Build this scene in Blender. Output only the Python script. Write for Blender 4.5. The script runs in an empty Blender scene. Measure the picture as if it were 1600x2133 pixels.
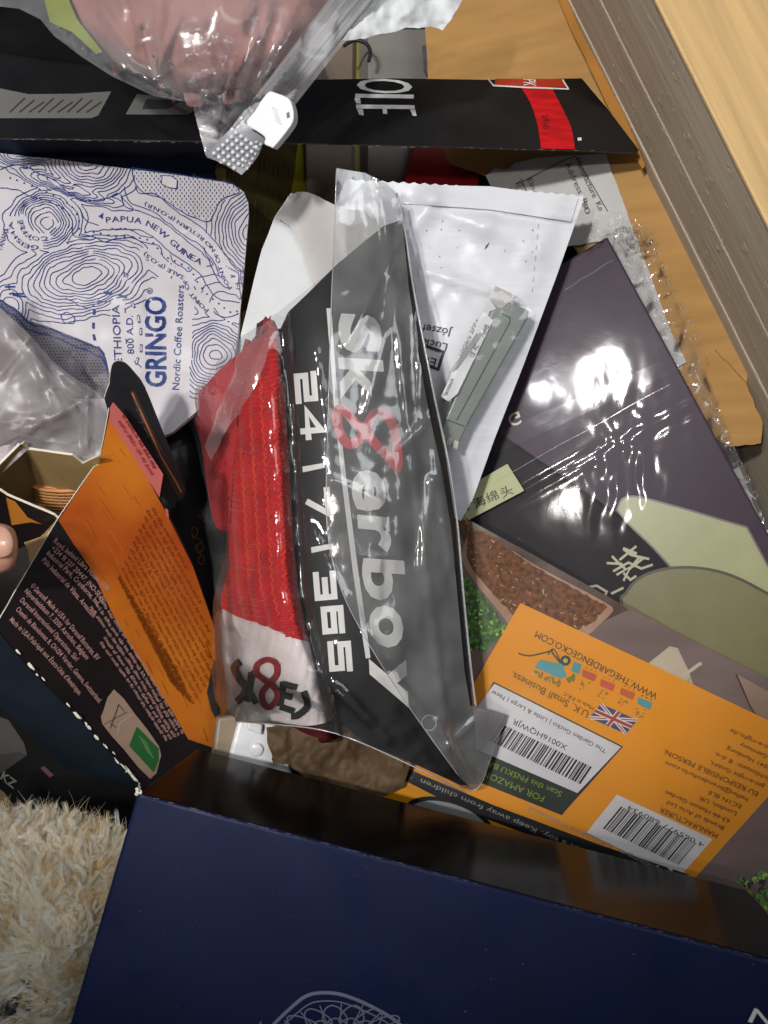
import bpy, bmesh, math, random
from mathutils import Vector, Matrix, noise
random.seed(7)
R = math.radians
sc = bpy.context.scene
COL = sc.collection

# ------------------------------------------------------------------ camera
CAMZ, PX = .45, .00025            # camera height over z=0, metres per photo pixel on z=0
cam = bpy.data.objects.new("camera", bpy.data.cameras.new("camera"))
COL.objects.link(cam)
cam.location = (0, 0, CAMZ)
cam.data.sensor_fit = 'HORIZONTAL'; cam.data.sensor_width = 36
cam.data.lens = 36*CAMZ/(1600*PX)
cam.data.clip_start = .01; cam.data.clip_end = 20
cam.data.dof.use_dof = True; cam.data.dof.focus_distance = .44; cam.data.dof.aperture_fstop = 18
sc.camera = cam
# ------------------------------------------------------------------ room light
w = bpy.data.worlds.new("World"); sc.world = w; w.use_nodes = True
w.node_tree.nodes['Background'].inputs[0].default_value = (.82, .86, 1.0, 1)
w.node_tree.nodes['Background'].inputs[1].default_value = .068
sc.view_settings.view_transform = 'Standard'; sc.view_settings.look = 'None'
sc.view_settings.exposure = 0; sc.view_settings.gamma = 1
sc.cycles.transparent_max_bounces = 24
sc.cycles.max_bounces = 8
def lamp(name, loc, aim, watts, radius, cone, blend, col):
    l = bpy.data.lights.new(name, 'SPOT'); l.energy = watts; l.shadow_soft_size = radius
    l.spot_size = R(cone); l.spot_blend = blend; l.color = col
    o = bpy.data.objects.new(name, l); COL.objects.link(o); o.location = loc
    o.rotation_euler = (Vector(aim)-Vector(loc)).to_track_quat('-Z', 'Y').to_euler()
    return o
lamp("ceiling_spot", (-.385, .22, 1.30), (-.035, .14, 0), 37, .038, 26.2, .10, (1, .965, .93))
lamp("ceiling_spot", (-.51, .207, 1.30), (-.02, .08, 0), 11, .024, 28, .35, (.97, .98, 1))
lamp("ceiling_spot", (-.442, -.032, 1.30), (-.02, .08, 0), 11, .024, 28, .35, (1, .95, .9))
la = bpy.data.lights.new("ceiling_glow", 'AREA'); la.energy = 7; la.size = .8; la.color = (.93, .96, 1)
lo = bpy.data.objects.new("ceiling_glow", la); COL.objects.link(lo); lo.location = (.55, .55, 1.5)
lo.rotation_euler = (Vector((0, .05, 0))-lo.location).to_track_quat('-Z', 'Y').to_euler()

# ------------------------------------------------------------------ geometry helpers
def P(u, v, z):
    k = (CAMZ-z)/CAMZ*PX
    return Vector(((u-800)*k, (1066.5-v)*k, z))
def plane(*p):
    a, b, c = (P(*q) for q in p)
    n = (b-a).cross(c-a)
    if n.z < 0: n = -n
    n.normalize()
    cm = Vector((0, 0, CAMZ))
    def f(u, v):
        d = P(u, v, 0)-cm
        t = n.dot(a-cm)/n.dot(d)
        return (cm+d*t).z
    f.n = n
    return f
def nz(u, v, s, seed=0):
    return noise.noise(Vector((u/s, v/s, seed*7.31)))
def add(f, g): return lambda u, v: f(u, v)+g(u, v)
def lift(f, d): return lambda u, v: f(u, v)+d
def sstep(a, b, x):
    t = min(1, max(0, (x-a)/(b-a))); return t*t*(3-2*t)
def segd(u, v, a, b):
    ax, ay = a; bx, by = b; dx, dy = bx-ax, by-ay
    t = max(0, min(1, ((u-ax)*dx+(v-ay)*dy)/(dx*dx+dy*dy)))
    return math.hypot(u-ax-dx*t, v-ay-dy*t)
def creases(lst):
    def g(u, v):
        s = 0
        for a, b, wd, h in lst:
            d = segd(u, v, a, b)
            if d < 3*wd: s += h*math.exp(-(d/wd)**2)
        return s
    return g
def inside(p, poly):
    x, y = p; c = False; n = len(poly)
    for i in range(n):
        x1, y1 = poly[i]; x2, y2 = poly[i-1]
        if (y1 > y) != (y2 > y) and x < (x2-x1)*(y-y1)/(y2-y1)+x1: c = not c
    return c
def smooth_poly(pts, n=4, closed=True):
    out = []; m = len(pts)
    for i in range(m if closed else m-1):
        p0, p1, p2, p3 = (pts[(i+k) % m] if closed else pts[max(0, min(m-1, i+k))] for k in (-1, 0, 1, 2))
        for j in range(n):
            t = j/n
            out.append(tuple(.5*(2*p1[k]+(p2[k]-p0[k])*t+(2*p0[k]-5*p1[k]+4*p2[k]-p3[k])*t*t+(3*p1[k]-p0[k]-3*p2[k]+p3[k])*t**3) for k in (0, 1)))
    if not closed: out.append(pts[-1])
    return out
def rough_poly(pts, step, amp, seed=0):
    out = []
    for i in range(len(pts)):
        a, b = pts[i], pts[(i+1) % len(pts)]
        L = math.hypot(b[0]-a[0], b[1]-a[1]); k = max(1, int(L/step))
        for j in range(k):
            t = j/k; x, y = a[0]+(b[0]-a[0])*t, a[1]+(b[1]-a[1])*t
            q = amp*noise.noise(Vector((x*.11, y*.11, seed)))
            out.append((x-(b[1]-a[1])/max(L, 1)*q, y+(b[0]-a[0])/max(L, 1)*q))
    return out
def quadxy(o, ex, ey, p): return (o[0]+ex[0]*p[0]+ey[0]*p[1], o[1]+ex[1]*p[0]+ey[1]*p[1])

def tag(o, label=None, cat=None, group=None, kind=None):
    if label: o['label'] = label
    if cat: o['category'] = cat
    if group: o['group'] = group
    if kind: o['kind'] = kind
    return o
def thing(name, label, cat, at, group=None):
    o = bpy.data.objects.new(name, None); COL.objects.link(o); o.location = at; o.empty_display_size = .01
    return tag(o, label, cat, group)
def rootloc(o):
    while o.parent: o = o.parent
    return o.location
def mk(name, bm, mats, par=None, smooth=False):
    if not isinstance(mats, (list, tuple)): mats = [mats]
    me = bpy.data.meshes.new(name)
    if par is not None: off = Vector(rootloc(par))
    else:
        c = [v.co for v in bm.verts]
        off = Vector((sum(q.x for q in c)/len(c), sum(q.y for q in c)/len(c), min(q.z for q in c)))
    for v in bm.verts: v.co -= off
    bm.to_mesh(me); bm.free()
    if smooth: me.polygons.foreach_set('use_smooth', [True]*len(me.polygons))
    for m in mats: me.materials.append(m)
    o = bpy.data.objects.new(name, me); COL.objects.link(o)
    if par is not None: o.parent = par
    else: o.location = off
    return o
def _slab(poly, ax, lo, hi):
    for val, sg in ((lo, 1), (hi, -1)):
        out = []
        for k in range(len(poly)):
            a, b = poly[k-1], poly[k]; da, db = (a[ax]-val)*sg, (b[ax]-val)*sg
            if (da < 0) != (db < 0):
                t = da/(da-db); out.append(tuple(a[q]+(b[q]-a[q])*t for q in range(3)))
            if db >= 0: out.append(b)
        poly = out
        if len(poly) < 3: return []
    return poly
def cutgrid(bm, step):
    """cut every (convex) face along a square grid so that it can follow a curved surface"""
    faces = [[tuple(v.co) for v in f.verts] for f in bm.faces]
    bm.clear(); V = {}
    def vert(p):
        k = (round(p[0]*500), round(p[1]*500), round(p[2]*1e6))
        if k not in V: V[k] = bm.verts.new(p)
        return V[k]
    for f in faces:
        x0, x1 = min(p[0] for p in f), max(p[0] for p in f)
        for i in range(math.floor(x0/step), math.floor(x1/step)+1):
            c = _slab(f, 0, i*step, (i+1)*step)
            if not c: continue
            y0, y1 = min(p[1] for p in c), max(p[1] for p in c)
            for j in range(math.floor(y0/step), math.floor(y1/step)+1):
                d = _slab(c, 1, j*step, (j+1)*step)
                vs = []
                for p in d:
                    q = vert(p)
                    if q not in vs: vs.append(q)
                if len(vs) > 2:
                    try: bm.faces.new(vs)
                    except ValueError: pass
def flat(poly, step=None, tri=True):
    bm = bmesh.new()
    f = bm.faces.new([bm.verts.new((p[0], p[1], 0)) for p in poly])
    if tri: bmesh.ops.triangulate(bm, faces=[f])
    if step: cutgrid(bm, step)
    return bm
def tomap(bm, zf, off=0):
    bm.normal_update()
    bmesh.ops.reverse_faces(bm, faces=[f for f in bm.faces if f.normal.z > 0])     # v runs down the photo, y up
    for v in bm.verts: v.co = P(v.co.x, v.co.y, zf(v.co.x, v.co.y)+off)
    bm.normal_update()
def sheet(name, poly, zf, mats, par=None, step=None, thick=0, bevel=0, smooth=True, rim=False, off=0, tri=True):
    bm = flat(poly, step, tri=bool(step) and tri); tomap(bm, zf, off)
    if thick:
        for e in bm.edges:
            if e.is_boundary: e.smooth = False
    o = mk(name, bm, mats, par, smooth)
    if thick:
        m = o.modifiers.new('depth', 'SOLIDIFY'); m.thickness = thick; m.offset = -1
        if rim: m.material_offset_rim = 1
    if bevel:
        m = o.modifiers.new('edge', 'BEVEL'); m.width = bevel; m.segments = 3; m.limit_method = 'ANGLE'; m.angle_limit = R(35)
        m.harden_normals = False
    return o
def box(name, poly, zf, depth, mats, par=None, bevel=.0008, rim=False):
    o = sheet(name, poly, zf, mats, par, None, depth, bevel, False, rim)
    return o
def tube(bm, pts, rad, seg=8, cap=True):
    rings = []; n = len(pts)
    for i, p in enumerate(pts):
        p = Vector(p); t = (Vector(pts[min(i+1, n-1)])-Vector(pts[max(i-1, 0)])).normalized()
        a = t.cross(Vector((.3, .2, 1))).normalized(); b = t.cross(a)
        r = rad[i] if isinstance(rad, (list, tuple)) else rad
        rings.append([bm.verts.new(p+(a*math.cos(x*2*math.pi/seg)+b*math.sin(x*2*math.pi/seg))*r) for x in range(seg)])
    for A, B in zip(rings, rings[1:]):
        for x in range(seg): bm.faces.new((A[x], A[(x+1) % seg], B[(x+1) % seg], B[x]))
    if cap:
        bm.faces.new(rings[0][::-1]); bm.faces.new(rings[-1])

# ------------------------------------------------------------------ materials
def srgb(h):
    h = h.lstrip('#'); out = []
    for i in (0, 2, 4):
        c = int(h[i:i+2], 16)/255
        out.append(c/12.92 if c <= .04045 else ((c+.055)/1.055)**2.4)
    return tuple(out)
def mat(name, col, rough=.5, spec=.5, var=.12, vs=60, bump=0, bs=300, stretch=None, coat=0, sheen=0, sub=0, metal=0, vd=4, rv=0, col2=None):
    if isinstance(col, str): col = srgb(col)
    m = bpy.data.materials.new(name); m.use_nodes = True
    N, L = m.node_tree.nodes, m.node_tree.links
    b = N['Principled BSDF']
    b.inputs['Roughness'].default_value = rough; b.inputs['Specular IOR Level'].default_value = spec
    b.inputs['Coat Weight'].default_value = coat; b.inputs['Coat Roughness'].default_value = .068
    b.inputs['Sheen Weight'].default_value = sheen; b.inputs['Metallic'].default_value = metal
    if sub:
        b.inputs['Subsurface Weight'].default_value = sub; b.inputs['Subsurface Radius'].default_value = (.004, .0015, .0008)
    tc = N.new('ShaderNodeTexCoord'); mp = N.new('ShaderNodeMapping')
    L.new(tc.outputs['Object'], mp.inputs[0])
    if stretch: mp.inputs['Scale'].default_value = stretch
    nt = N.new('ShaderNodeTexNoise'); nt.inputs['Scale'].default_value = vs; nt.inputs['Detail'].default_value = vd
    L.new(mp.outputs[0], nt.inputs[0])
    mx = N.new('ShaderNodeMix'); mx.data_type = 'RGBA'
    mr = N.new('ShaderNodeMapRange'); mr.inputs[1].default_value = .3; mr.inputs[2].default_value = .7
    L.new(nt.outputs[0], mr.inputs[0]); L.new(mr.outputs[0], mx.inputs[0])
    mx.inputs[6].default_value = tuple(c*(1-var) for c in col)+(1,)
    mx.inputs[7].default_value = (srgb(col2) if col2 else tuple(min(1, c*(1+var)) for c in col))+(1,)
    L.new(mx.outputs[2], b.inputs['Base Color'])
    if rv:                                             # smudges: uneven sheen
        n4 = N.new('ShaderNodeTexNoise'); n4.inputs['Scale'].default_value = 14; n4.inputs['Detail'].default_value = 7; n4.inputs['Distortion'].default_value = .8
        L.new(tc.outputs['Object'], n4.inputs[0]); m4 = N.new('ShaderNodeMapRange'); m4.inputs[1].default_value = .35; m4.inputs[2].default_value = .65
        m4.inputs[3].default_value = rough-rv; m4.inputs[4].default_value = rough+rv; L.new(n4.outputs[0], m4.inputs[0]); L.new(m4.outputs[0], b.inputs['Roughness'])
    if bump:
        n2 = N.new('ShaderNodeTexNoise'); n2.inputs['Scale'].default_value = bs; n2.inputs['Detail'].default_value = 3
        L.new(mp.outputs[0], n2.inputs[0])
        bp = N.new('ShaderNodeBump'); bp.inputs['Strength'].default_value = bump; bp.inputs['Distance'].default_value = .001
        L.new(n2.outputs[0], bp.inputs['Height']); L.new(bp.outputs[0], b.inputs['Normal'])
    return m
def film(name, haze=.05, rough=.09, gain=2.0, tint=(1, 1, 1), hcol=(.8, .8, .82), bump=.3, bs=90, trans=0):
    m = bpy.data.materials.new(name); m.use_nodes = True
    N, L = m.node_tree.nodes, m.node_tree.links
    N.remove(N['Principled BSDF']); out = N['Material Output']
    tr = N.new('ShaderNodeBsdfTransparent'); tr.inputs[0].default_value = tint+(1,)
    gl = N.new('ShaderNodeBsdfGlossy'); gl.inputs['Roughness'].default_value = rough
    df = N.new('ShaderNodeBsdfDiffuse'); df.inputs[0].default_value = hcol+(1,)
    tl = N.new('ShaderNodeBsdfTranslucent'); tl.inputs[0].default_value = hcol+(1,)
    fr = N.new('ShaderNodeFresnel'); fr.inputs[0].default_value = 1.48
    mu = N.new('ShaderNodeMath'); mu.operation = 'MULTIPLY'; mu.use_clamp = True; mu.inputs[1].default_value = gain
    tc = N.new('ShaderNodeTexCoord')
    nt = N.new('ShaderNodeTexNoise'); nt.inputs['Scale'].default_value = bs; nt.inputs['Detail'].default_value = 4; nt.inputs['Distortion'].default_value = 1.2
    L.new(tc.outputs['Object'], nt.inputs[0])
    bp = N.new('ShaderNodeBump'); bp.inputs['Strength'].default_value = bump; bp.inputs['Distance'].default_value = .002
    L.new(nt.outputs[0], bp.inputs['Height'])
    for s in (gl, fr): L.new(bp.outputs[0], s.inputs['Normal'])
    L.new(fr.outputs[0], mu.inputs[0])
    hz = N.new('ShaderNodeMixShader'); hz.inputs[0].default_value = trans
    L.new(df.outputs[0], hz.inputs[1]); L.new(tl.outputs[0], hz.inputs[2])
    n3 = N.new('ShaderNodeTexNoise'); n3.inputs['Scale'].default_value = 38; L.new(tc.outputs['Object'], n3.inputs[0])
    mr = N.new('ShaderNodeMapRange'); mr.inputs[1].default_value = .3; mr.inputs[2].default_value = .7
    mr.inputs[3].default_value = haze*.6; mr.inputs[4].default_value = haze*1.4; L.new(n3.outputs[0], mr.inputs[0])
    m1 = N.new('ShaderNodeMixShader'); L.new(mr.outputs[0], m1.inputs[0]); L.new(tr.outputs[0], m1.inputs[1]); L.new(hz.outputs[0], m1.inputs[2])
    m2 = N.new('ShaderNodeMixShader'); L.new(mu.outputs[0], m2.inputs[0]); L.new(m1.outputs[0], m2.inputs[1]); L.new(gl.outputs[0], m2.inputs[2])
    L.new(m2.outputs[0], out.inputs[0])
    return m
def ink(name, col, rough=.45): return bpy.data.materials.get(name) or mat(name, col, rough, .4, .05, 80)
WHITE = ink('ink_white', (.80, .80, .78)); BLACK = ink('ink_black', (.012, .011, .014)); NAVY = ink('ink_navy', (.018, .045, .20))
RED = ink('ink_red', (.62, .02, .03)); TAN = ink('ink_rose_beige', (.62, .45, .42))
CREAM = mat('raw_board_edge', (.78, .72, .58), .8, .2, .1, 200)

# ------------------------------------------------------------------ flat print
_txt = {}
def textmesh(s, bold=0.0):
    k = (s, bold)
    if k not in _txt:
        c = bpy.data.curves.new('lettering', 'FONT'); c.body = s; c.size = 1; c.resolution_u = 3; c.offset = bold
        o = bpy.data.objects.new('lettering', c); COL.objects.link(o)
        dg = bpy.context.evaluated_depsgraph_get(); dg.update()
        me = bpy.data.meshes.new_from_object(o.evaluated_get(dg))
        vs = [(v.co.x, v.co.y) for v in me.vertices]; fs = [tuple(p.vertices) for p in me.polygons]
        bpy.data.objects.remove(o); bpy.data.curves.remove(c); bpy.data.meshes.remove(me)
        _txt[k] = (vs, fs)
    return _txt[k]
class Print:
    def __init__(s, par, zf, off=.0003, step=None):
        s.par, s.zf, s.off, s.step, s.d, s.k = par, zf, off, step, {}, 0
    def _bm(s, m, nm):
        return s.d.setdefault((m.name, nm), (m, nm, []))[2]
    def raw(s, vs, fs, m, nm='lettering', layer=0):
        s.k = (s.k+1) % 9
        s._bm(m, nm).append((vs, fs, layer*.00012+s.k*.000008))
    def poly(s, pts, m, nm='printed_area', layer=0):
        bm = flat(pts, None, True)
        bm.verts.index_update()
        s.raw([(v.co.x, v.co.y) for v in bm.verts], [tuple(v.index for v in f.verts) for f in bm.faces], m, nm, layer); bm.free()
    def line(s, pts, wd, m, nm='printed_line', closed=False, layer=1):
        n = len(pts); vs = []; fs = []
        for i, p in enumerate(pts):
            a = pts[(i-1) % n] if closed else pts[max(i-1, 0)]; b = pts[(i+1) % n] if closed else pts[min(i+1, n-1)]
            d1 = Vector((p[0]-a[0], p[1]-a[1])); d2 = Vector((b[0]-p[0], b[1]-p[1]))
            if d1.length < 1e-6: d1 = d2.copy()
            if d2.length < 1e-6: d2 = d1.copy()
            if d1.length < 1e-6: continue
            d1.normalize(); d2.normalize(); t = d1+d2
            t = t.normalized() if t.length > .1 else d1
            nn = Vector((-t.y, t.x)); q = wd/2/max(.5, nn.dot(Vector((-d1.y, d1.x))))
            vs += [(p[0]+nn.x*q, p[1]+nn.y*q), (p[0]-nn.x*q, p[1]-nn.y*q)]
        m2 = len(vs)//2
        for i in range(m2 if closed else m2-1):
            j = (i+1) % m2; fs.append((2*i, 2*i+1, 2*j+1, 2*j))
        s.raw(vs, fs, m, nm, layer)
    def text(s, t, o, ex, ey, m, bold=0.0, fit=False, nm='lettering', layer=2):
        vs, fs = textmesh(t, bold)
        if not vs: return
        x0 = min(v[0] for v in vs); x1 = max(v[0] for v in vs); y0, y1 = 0, .70
        if fit: y0 = min(v[1] for v in vs); y1 = max(v[1] for v in vs)
        s.raw([quadxy(o, ex, ey, ((x-x0)/(x1-x0), (y-y0)/(y1-y0))) for x, y in vs], fs, m, nm, layer)
    def path(s, t, pts, h, m, bold=0.0, up=1, nm='lettering', track=1.0, fill=True):
        """letters one by one along a polyline; cap height h px; up=+1: tops to the left of the direction of travel"""
        L = [0]
        for a, b in zip(pts, pts[1:]): L.append(L[-1]+math.hypot(b[0]-a[0], b[1]-a[1]))
        adv = []
        for c in t:
            if c == ' ': adv.append(.30); continue
            vs, _ = textmesh(c, bold); adv.append(max(v[0] for v in vs)-min(v[0] for v in vs)+.09*track)
        sc_ = L[-1]/sum(adv) if fill else h/.70
        x = 0
        for c, ad in zip(t, adv):
            if c != ' ':
                d = min(x+ad*.5*sc_, L[-1]-1e-3); i = max(j for j in range(len(L)-1) if L[j] <= d)
                a, b = pts[i], pts[i+1]; tt = (d-L[i])/(L[i+1]-L[i])
                p = (a[0]+(b[0]-a[0])*tt, a[1]+(b[1]-a[1])*tt); l = L[i+1]-L[i]
                T = ((b[0]-a[0])/l, (b[1]-a[1])/l); Nn = (T[1]*up, -T[0]*up)
                vs, fs = textmesh(c, bold); x0 = min(v[0] for v in vs); wd = (ad-.09*track)
                s.raw([(p[0]+T[0]*(q[0]-x0-wd/2)*sc_+Nn[0]*q[1]*h/.70, p[1]+T[1]*(q[0]-x0-wd/2)*sc_+Nn[1]*q[1]*h/.70) for q in vs], fs, m, nm, 2)
            x += ad*sc_
    def scribble(s, pts, h, m, dens=3.0, rnd=random.Random(5), wd=1.3, nm='text_row', word=(3, 9)):
        """a row of print too small to read: short upright strokes grouped into words"""
        L = [0]
        for a, b in zip(pts, pts[1:]): L.append(L[-1]+math.hypot(b[0]-a[0], b[1]-a[1]))
        d = 0; n = rnd.randint(*word)
        while d < L[-1]-1:
            i = max(j for j in range(len(L)-1) if L[j] <= d); a, b = pts[i], pts[i+1]; l = L[i+1]-L[i]; t = (d-L[i])/l
            T = ((b[0]-a[0])/l, (b[1]-a[1])/l); N_ = (T[1], -T[0]); p = (a[0]+(b[0]-a[0])*t, a[1]+(b[1]-a[1])*t)
            hh = h*rnd.choice((.65, .65, .7, 1)); k = rnd.uniform(-.8, .8)
            s.line([p, (p[0]+N_[0]*hh+T[0]*k, p[1]+N_[1]*hh+T[1]*k)], wd, m, nm)
            if rnd.random() < .55: c = rnd.choice((0, .62))*h; s.line([(p[0]+N_[0]*c, p[1]+N_[1]*c), (p[0]+N_[0]*c+T[0]*dens*.8, p[1]+N_[1]*c+T[1]*dens*.8)], wd, m, nm)
            n -= 1; d += dens
            if n <= 0: n = rnd.randint(*word); d += dens*1.1
    def build(s):
        for m, nm, items in s.d.values():
            bm = bmesh.new()
            for vs, fs, lf in items:
                V = [bm.verts.new((x, y, lf)) for x, y in vs]
                for f in fs:
                    try: bm.faces.new([V[i] for i in f])
                    except ValueError: pass
            if s.step: cutgrid(bm, s.step)
            for v in bm.verts: v.co = P(v.co.x, v.co.y, s.zf(v.co.x, v.co.y)+s.off+v.co.z)
            for f in bm.faces:
                f.normal_update()
                if f.normal.z < 0: f.normal_flip()
            o = mk(nm, bm, m, s.par)
            if len(items) > 1 or nm == 'lettering': o['kind'] = 'stuff'

# ================================================================== THE CRATE AND ITS LINING
M_floor = mat('dark_crate_floor', (.03, .027, .024), .7, .3, .4, 30, .3, 120)
bm = bmesh.new(); bmesh.ops.create_grid(bm, x_segments=1, y_segments=1, size=.9)
for v in bm.verts: v.co.z = -.19
tag(mk('crate_floor', bm, M_floor), kind='structure')

M_pine = mat('pale_pine', srgb('#d0ab72'), .45, .4, .17, 7, .15, 60, (1.6, 30, 30), vd=5)
M_grey = mat('greyed_board', srgb('#bfb09a'), .6, .3, .12, 12, .22, 40, (1.3, 30, 30), vd=6)
M_grey2 = mat('greyed_board_lower', srgb('#b7a791'), .62, .3, .13, 14, .22, 44, (1.3, 26, 26), vd=6)
M_sliver = mat('raw_wood_sliver', srgb('#b9a98c'), .6, .3, .2, 60)
A = P(1365, 0, .06); B = P(1600, 470, .06); wd = (B-A); wd.z = 0; wd.normalize()
wn = Vector((-wd.y, wd.x, 0)); wn = wn if wn.x > 0 else -wn
crate = thing('wooden_crate', 'wooden crate side with pale pine top rail and greyed inner boards along the right edge', 'crate', A-Vector((0, 0, .25)))
def wallbox(name, s0, s1, n0, n1, z0, z1, m, wob=0, bev=.0012, seed=0):
    """box in the wall's own axes, object rotated so that its local x runs along the grain"""
    bm = bmesh.new(); K = 90 if wob else 1
    rows = []
    for i in range(K+1):
        s = s0+(s1-s0)*i/K; q = wob*noise.noise(Vector((s*60, seed, 0))) if wob else 0
        rows.append([bm.verts.new(c) for c in ((s, n0+q, z0), (s, n1, z0), (s, n1, z1), (s, n0+q, z1+q*.6))])
    for a, b in zip(rows, rows[1:]):
        for k in range(4): bm.faces.new((a[k], a[(k+1) % 4], b[(k+1) % 4], b[k]))
    bm.faces.new(rows[0][::-1]); bm.faces.new(rows[-1]); bmesh.ops.recalc_face_normals(bm, faces=bm.faces[:])
    me = bpy.data.meshes.new(name); bm.to_mesh(me); bm.free(); me.materials.append(m)
    o = bpy.data.objects.new(name, me); COL.objects.link(o); o.parent = crate
    o.location = (0, 0, .25-.06); o.rotation_euler = (0, 0, math.atan2(wd.y, wd.x))
    if bev:
        mo = o.modifiers.new('edge', 'BEVEL'); mo.width = bev; mo.segments = 2; mo.limit_method = 'ANGLE'; mo.angle_limit = R(40)
    return o
sgn = 1 if (Matrix.Rotation(math.atan2(wd.y, wd.x), 3, 'Z') @ Vector((0, 1, 0))).dot(wn) > 0 else -1
# two pale boards on top, three greyed boards down the inside (joint lines between them)
wallbox('top_rail', -.3, .5, sgn*.0, sgn*.060, .0572, .06, M_pine, 0, .0010, 3)
wallbox('rail_board', -.3, .5, sgn*.0612, sgn*.15, .032, .0597, M_pine, 0, .0015)
wallbox('inner_board', -.3, .5, sgn*.0012, sgn*.06, .0345, .0568, M_grey, .0003, .0007, 5)
wallbox('inner_board', -.3, .5, sgn*.0018, sgn*.06, .0118, .0338, M_grey2, .0002, .0007, 9)
wallbox('inner_board', -.3, .5, sgn*.0014, sgn*.06, -.018, .0112, M_grey2, .0002, .0007, 6)
wallbox('inner_board', -.3, .5, sgn*.0008, sgn*.02, -.22, -.0188, M_grey, .0002, .0007, 8)
bm = bmesh.new()                                       # frayed slivers along the rail edge and boards
for i in range(150):
    s = random.uniform(-.02, .30); z = random.choice((.052, .0335, .030, .012, -.004, random.uniform(-.01, .05)))+random.gauss(0, .0012); l = random.uniform(.0006, .0045)
    p = Vector((s, sgn*-.0001+sgn*random.uniform(0, .0002), z))
    tube(bm, [p, p+Vector((l*.5, -sgn*.0003, .0001)), p+Vector((l, 0, random.gauss(0, .0003)))], .00011, 4)
me = bpy.data.meshes.new('wood_sliver'); bm.to_mesh(me); bm.free(); me.materials.append(M_sliver)
o = bpy.data.objects.new('wood_sliver', me); COL.objects.link(o); o.parent = crate; o.location = (0, 0, .19); o.rotation_euler = (0, 0, math.atan2(wd.y, wd.x)); o['kind'] = 'stuff'

M_card = mat('brown_cardboard', srgb('#bf9256'), .7, .25, .10, 25, .12, 500, (1, 6, 1))
M_card2 = mat('brown_cardboard_inside', srgb('#b37c38'), .75, .2, .12, 30, .12, 400)
zc = add(plane((1175, 0, -.027), (1600, 850, -.027), (1050, 300, -.060)), lambda u, v: .0012*nz(u, v, 160, 4))
cb = thing('cardboard_box', 'opened brown cardboard box lining the crate wall under the white label', 'cardboard box', P(1250, 400, -.16))
poly = [(880, -60), (1140, -60), (1178, 0), (1380, 410), (1560, 770), (1535, 905), (1475, 912), (1360, 800), (1200, 520), (1050, 380), (900, 330)]
sheet('wall_panel', rough_poly(poly, 30, 3, 2), zc, M_card, cb, 24, .003, 0, True)
zf2 = plane((1170, -30, -.024), (1340, 330, -.022), (1120, -30, -.029))
sheet('fold_flap', rough_poly([(1140, -60), (1168, -30), (1208, 60), (1250, 140), (1312, 262), (1344, 345), (1338, 352), (1300, 290), (1238, 160), (1180, 40)], 20, 2, 5), lift(zf2, .005), M_card2, cb, 20, .0025)
sheet('corner_tab', rough_poly([(1490, 730), (1555, 800), (1590, 880), (1585, 925), (1520, 930), (1470, 900), (1450, 840)], 16, 4, 9), lift(zc, .005), M_card, cb, 14, .003)

# paper label lying on the cardboard
M_lab = mat('white_label_paper', (.66, .65, .63), .6, .3, .05, 60, .08, 400)
zl = add(lift(zc, .0022), lambda u, v: .0015*sstep(1080, 1010, u)+.0006*nz(u, v, 60, 8))
lab = thing('address_label', 'crumpled white paper label with ruled table lying on the brown cardboard', 'label', P(1200, 400, -.06))
sheet('label_sheet', rough_poly([(1012, 366), (1030, 350), (1060, 352), (1072, 340), (1120, 328), (1262, 320), (1316, 470), (1398, 690), (1430, 755), (1398, 772), (1320, 640), (1262, 500), (1150, 520), (1040, 420)], 14, 2, 3), zl, M_lab, lab, 14, .0003)
pr = Print(lab, zl, .0003, 30); GREY = ink('ink_grey', (.10, .10, .10), .6)
pr.line([(1199, 325), (1266, 440)], 2.2, GREY); pr.line([(1178, 332), (1085, 380)], 2.2, GREY); pr.line([(1085, 372), (1098, 402)], 2.2, GREY)
pr.line([(1178, 332), (1199, 325)], 2, GREY); pr.line([(1062, 392), (1078, 402)], 2.2, GREY)
pr.text('Manufacture  Ke', (1198, 333), (50, 107), (11, -5.5), GREY); pr.text('Address  Ro', (1176, 341), (44, 96), (11, -5.5), GREY)
pr.text('SO', (1212, 425), (9, 22), (10, -5), GREY); pr.text('Ein-', (1098, 374), (13, 28), (10, -5), GREY); pr.text('E', (1074, 382), (5, 11), (10, -5), GREY)
pr.build()

# ================================================================== THINGS DEEP IN THE PILE
M_blackcard = mat('black_carton_gloss', (.011, .011, .012), .25, .5, .3, 40, .06, 260)
M_navy = mat('navy_carton', (.006, .010, .030), .45, .4, .5, 50, .1, 200)
M_olive = mat('olive_black_print', (.045, .038, .012), .4, .4, .7, 26, .1, 200, (1, 3, 1))
M_yellow = mat('mustard_board', srgb('#8f8414'), .5, .4, .15, 50)
M_taupe = mat('taupe_board', srgb('#78695c'), .55, .35, .08, 40)
M_greyc = mat('grey_board', srgb('#8d8a84'), .5, .35, .06, 40)
M_redc = mat('dark_red_board', srgb('#9a0d12'), .5, .35, .1, 40)
oc = thing('olive_carton', 'dark olive carton with mustard edge standing beside the coffee bag', 'carton', P(560, 450, -.15))
zo = plane((430, 320, -.045), (480, 760, -.045), (655, 400, -.10))
box('side_panel', [(400, 300), (640, 290), (655, 300), (640, 420), (600, 560), (500, 770), (430, 770)], zo, .02, M_olive, oc)
pr = Print(oc, zo, .0003)
pr.poly([(622, 290), (655, 296), (642, 420), (602, 430)], M_yellow, 'mustard_edge'); pr.poly([(505, 650), (520, 640), (500, 765), (488, 765)], M_yellow, 'mustard_edge'); pr.poly([(446, 348), (470, 352), (476, 380), (452, 378)], ink('ink_pale_yellow', srgb('#a39a5a')), 'pale_corner')
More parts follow.
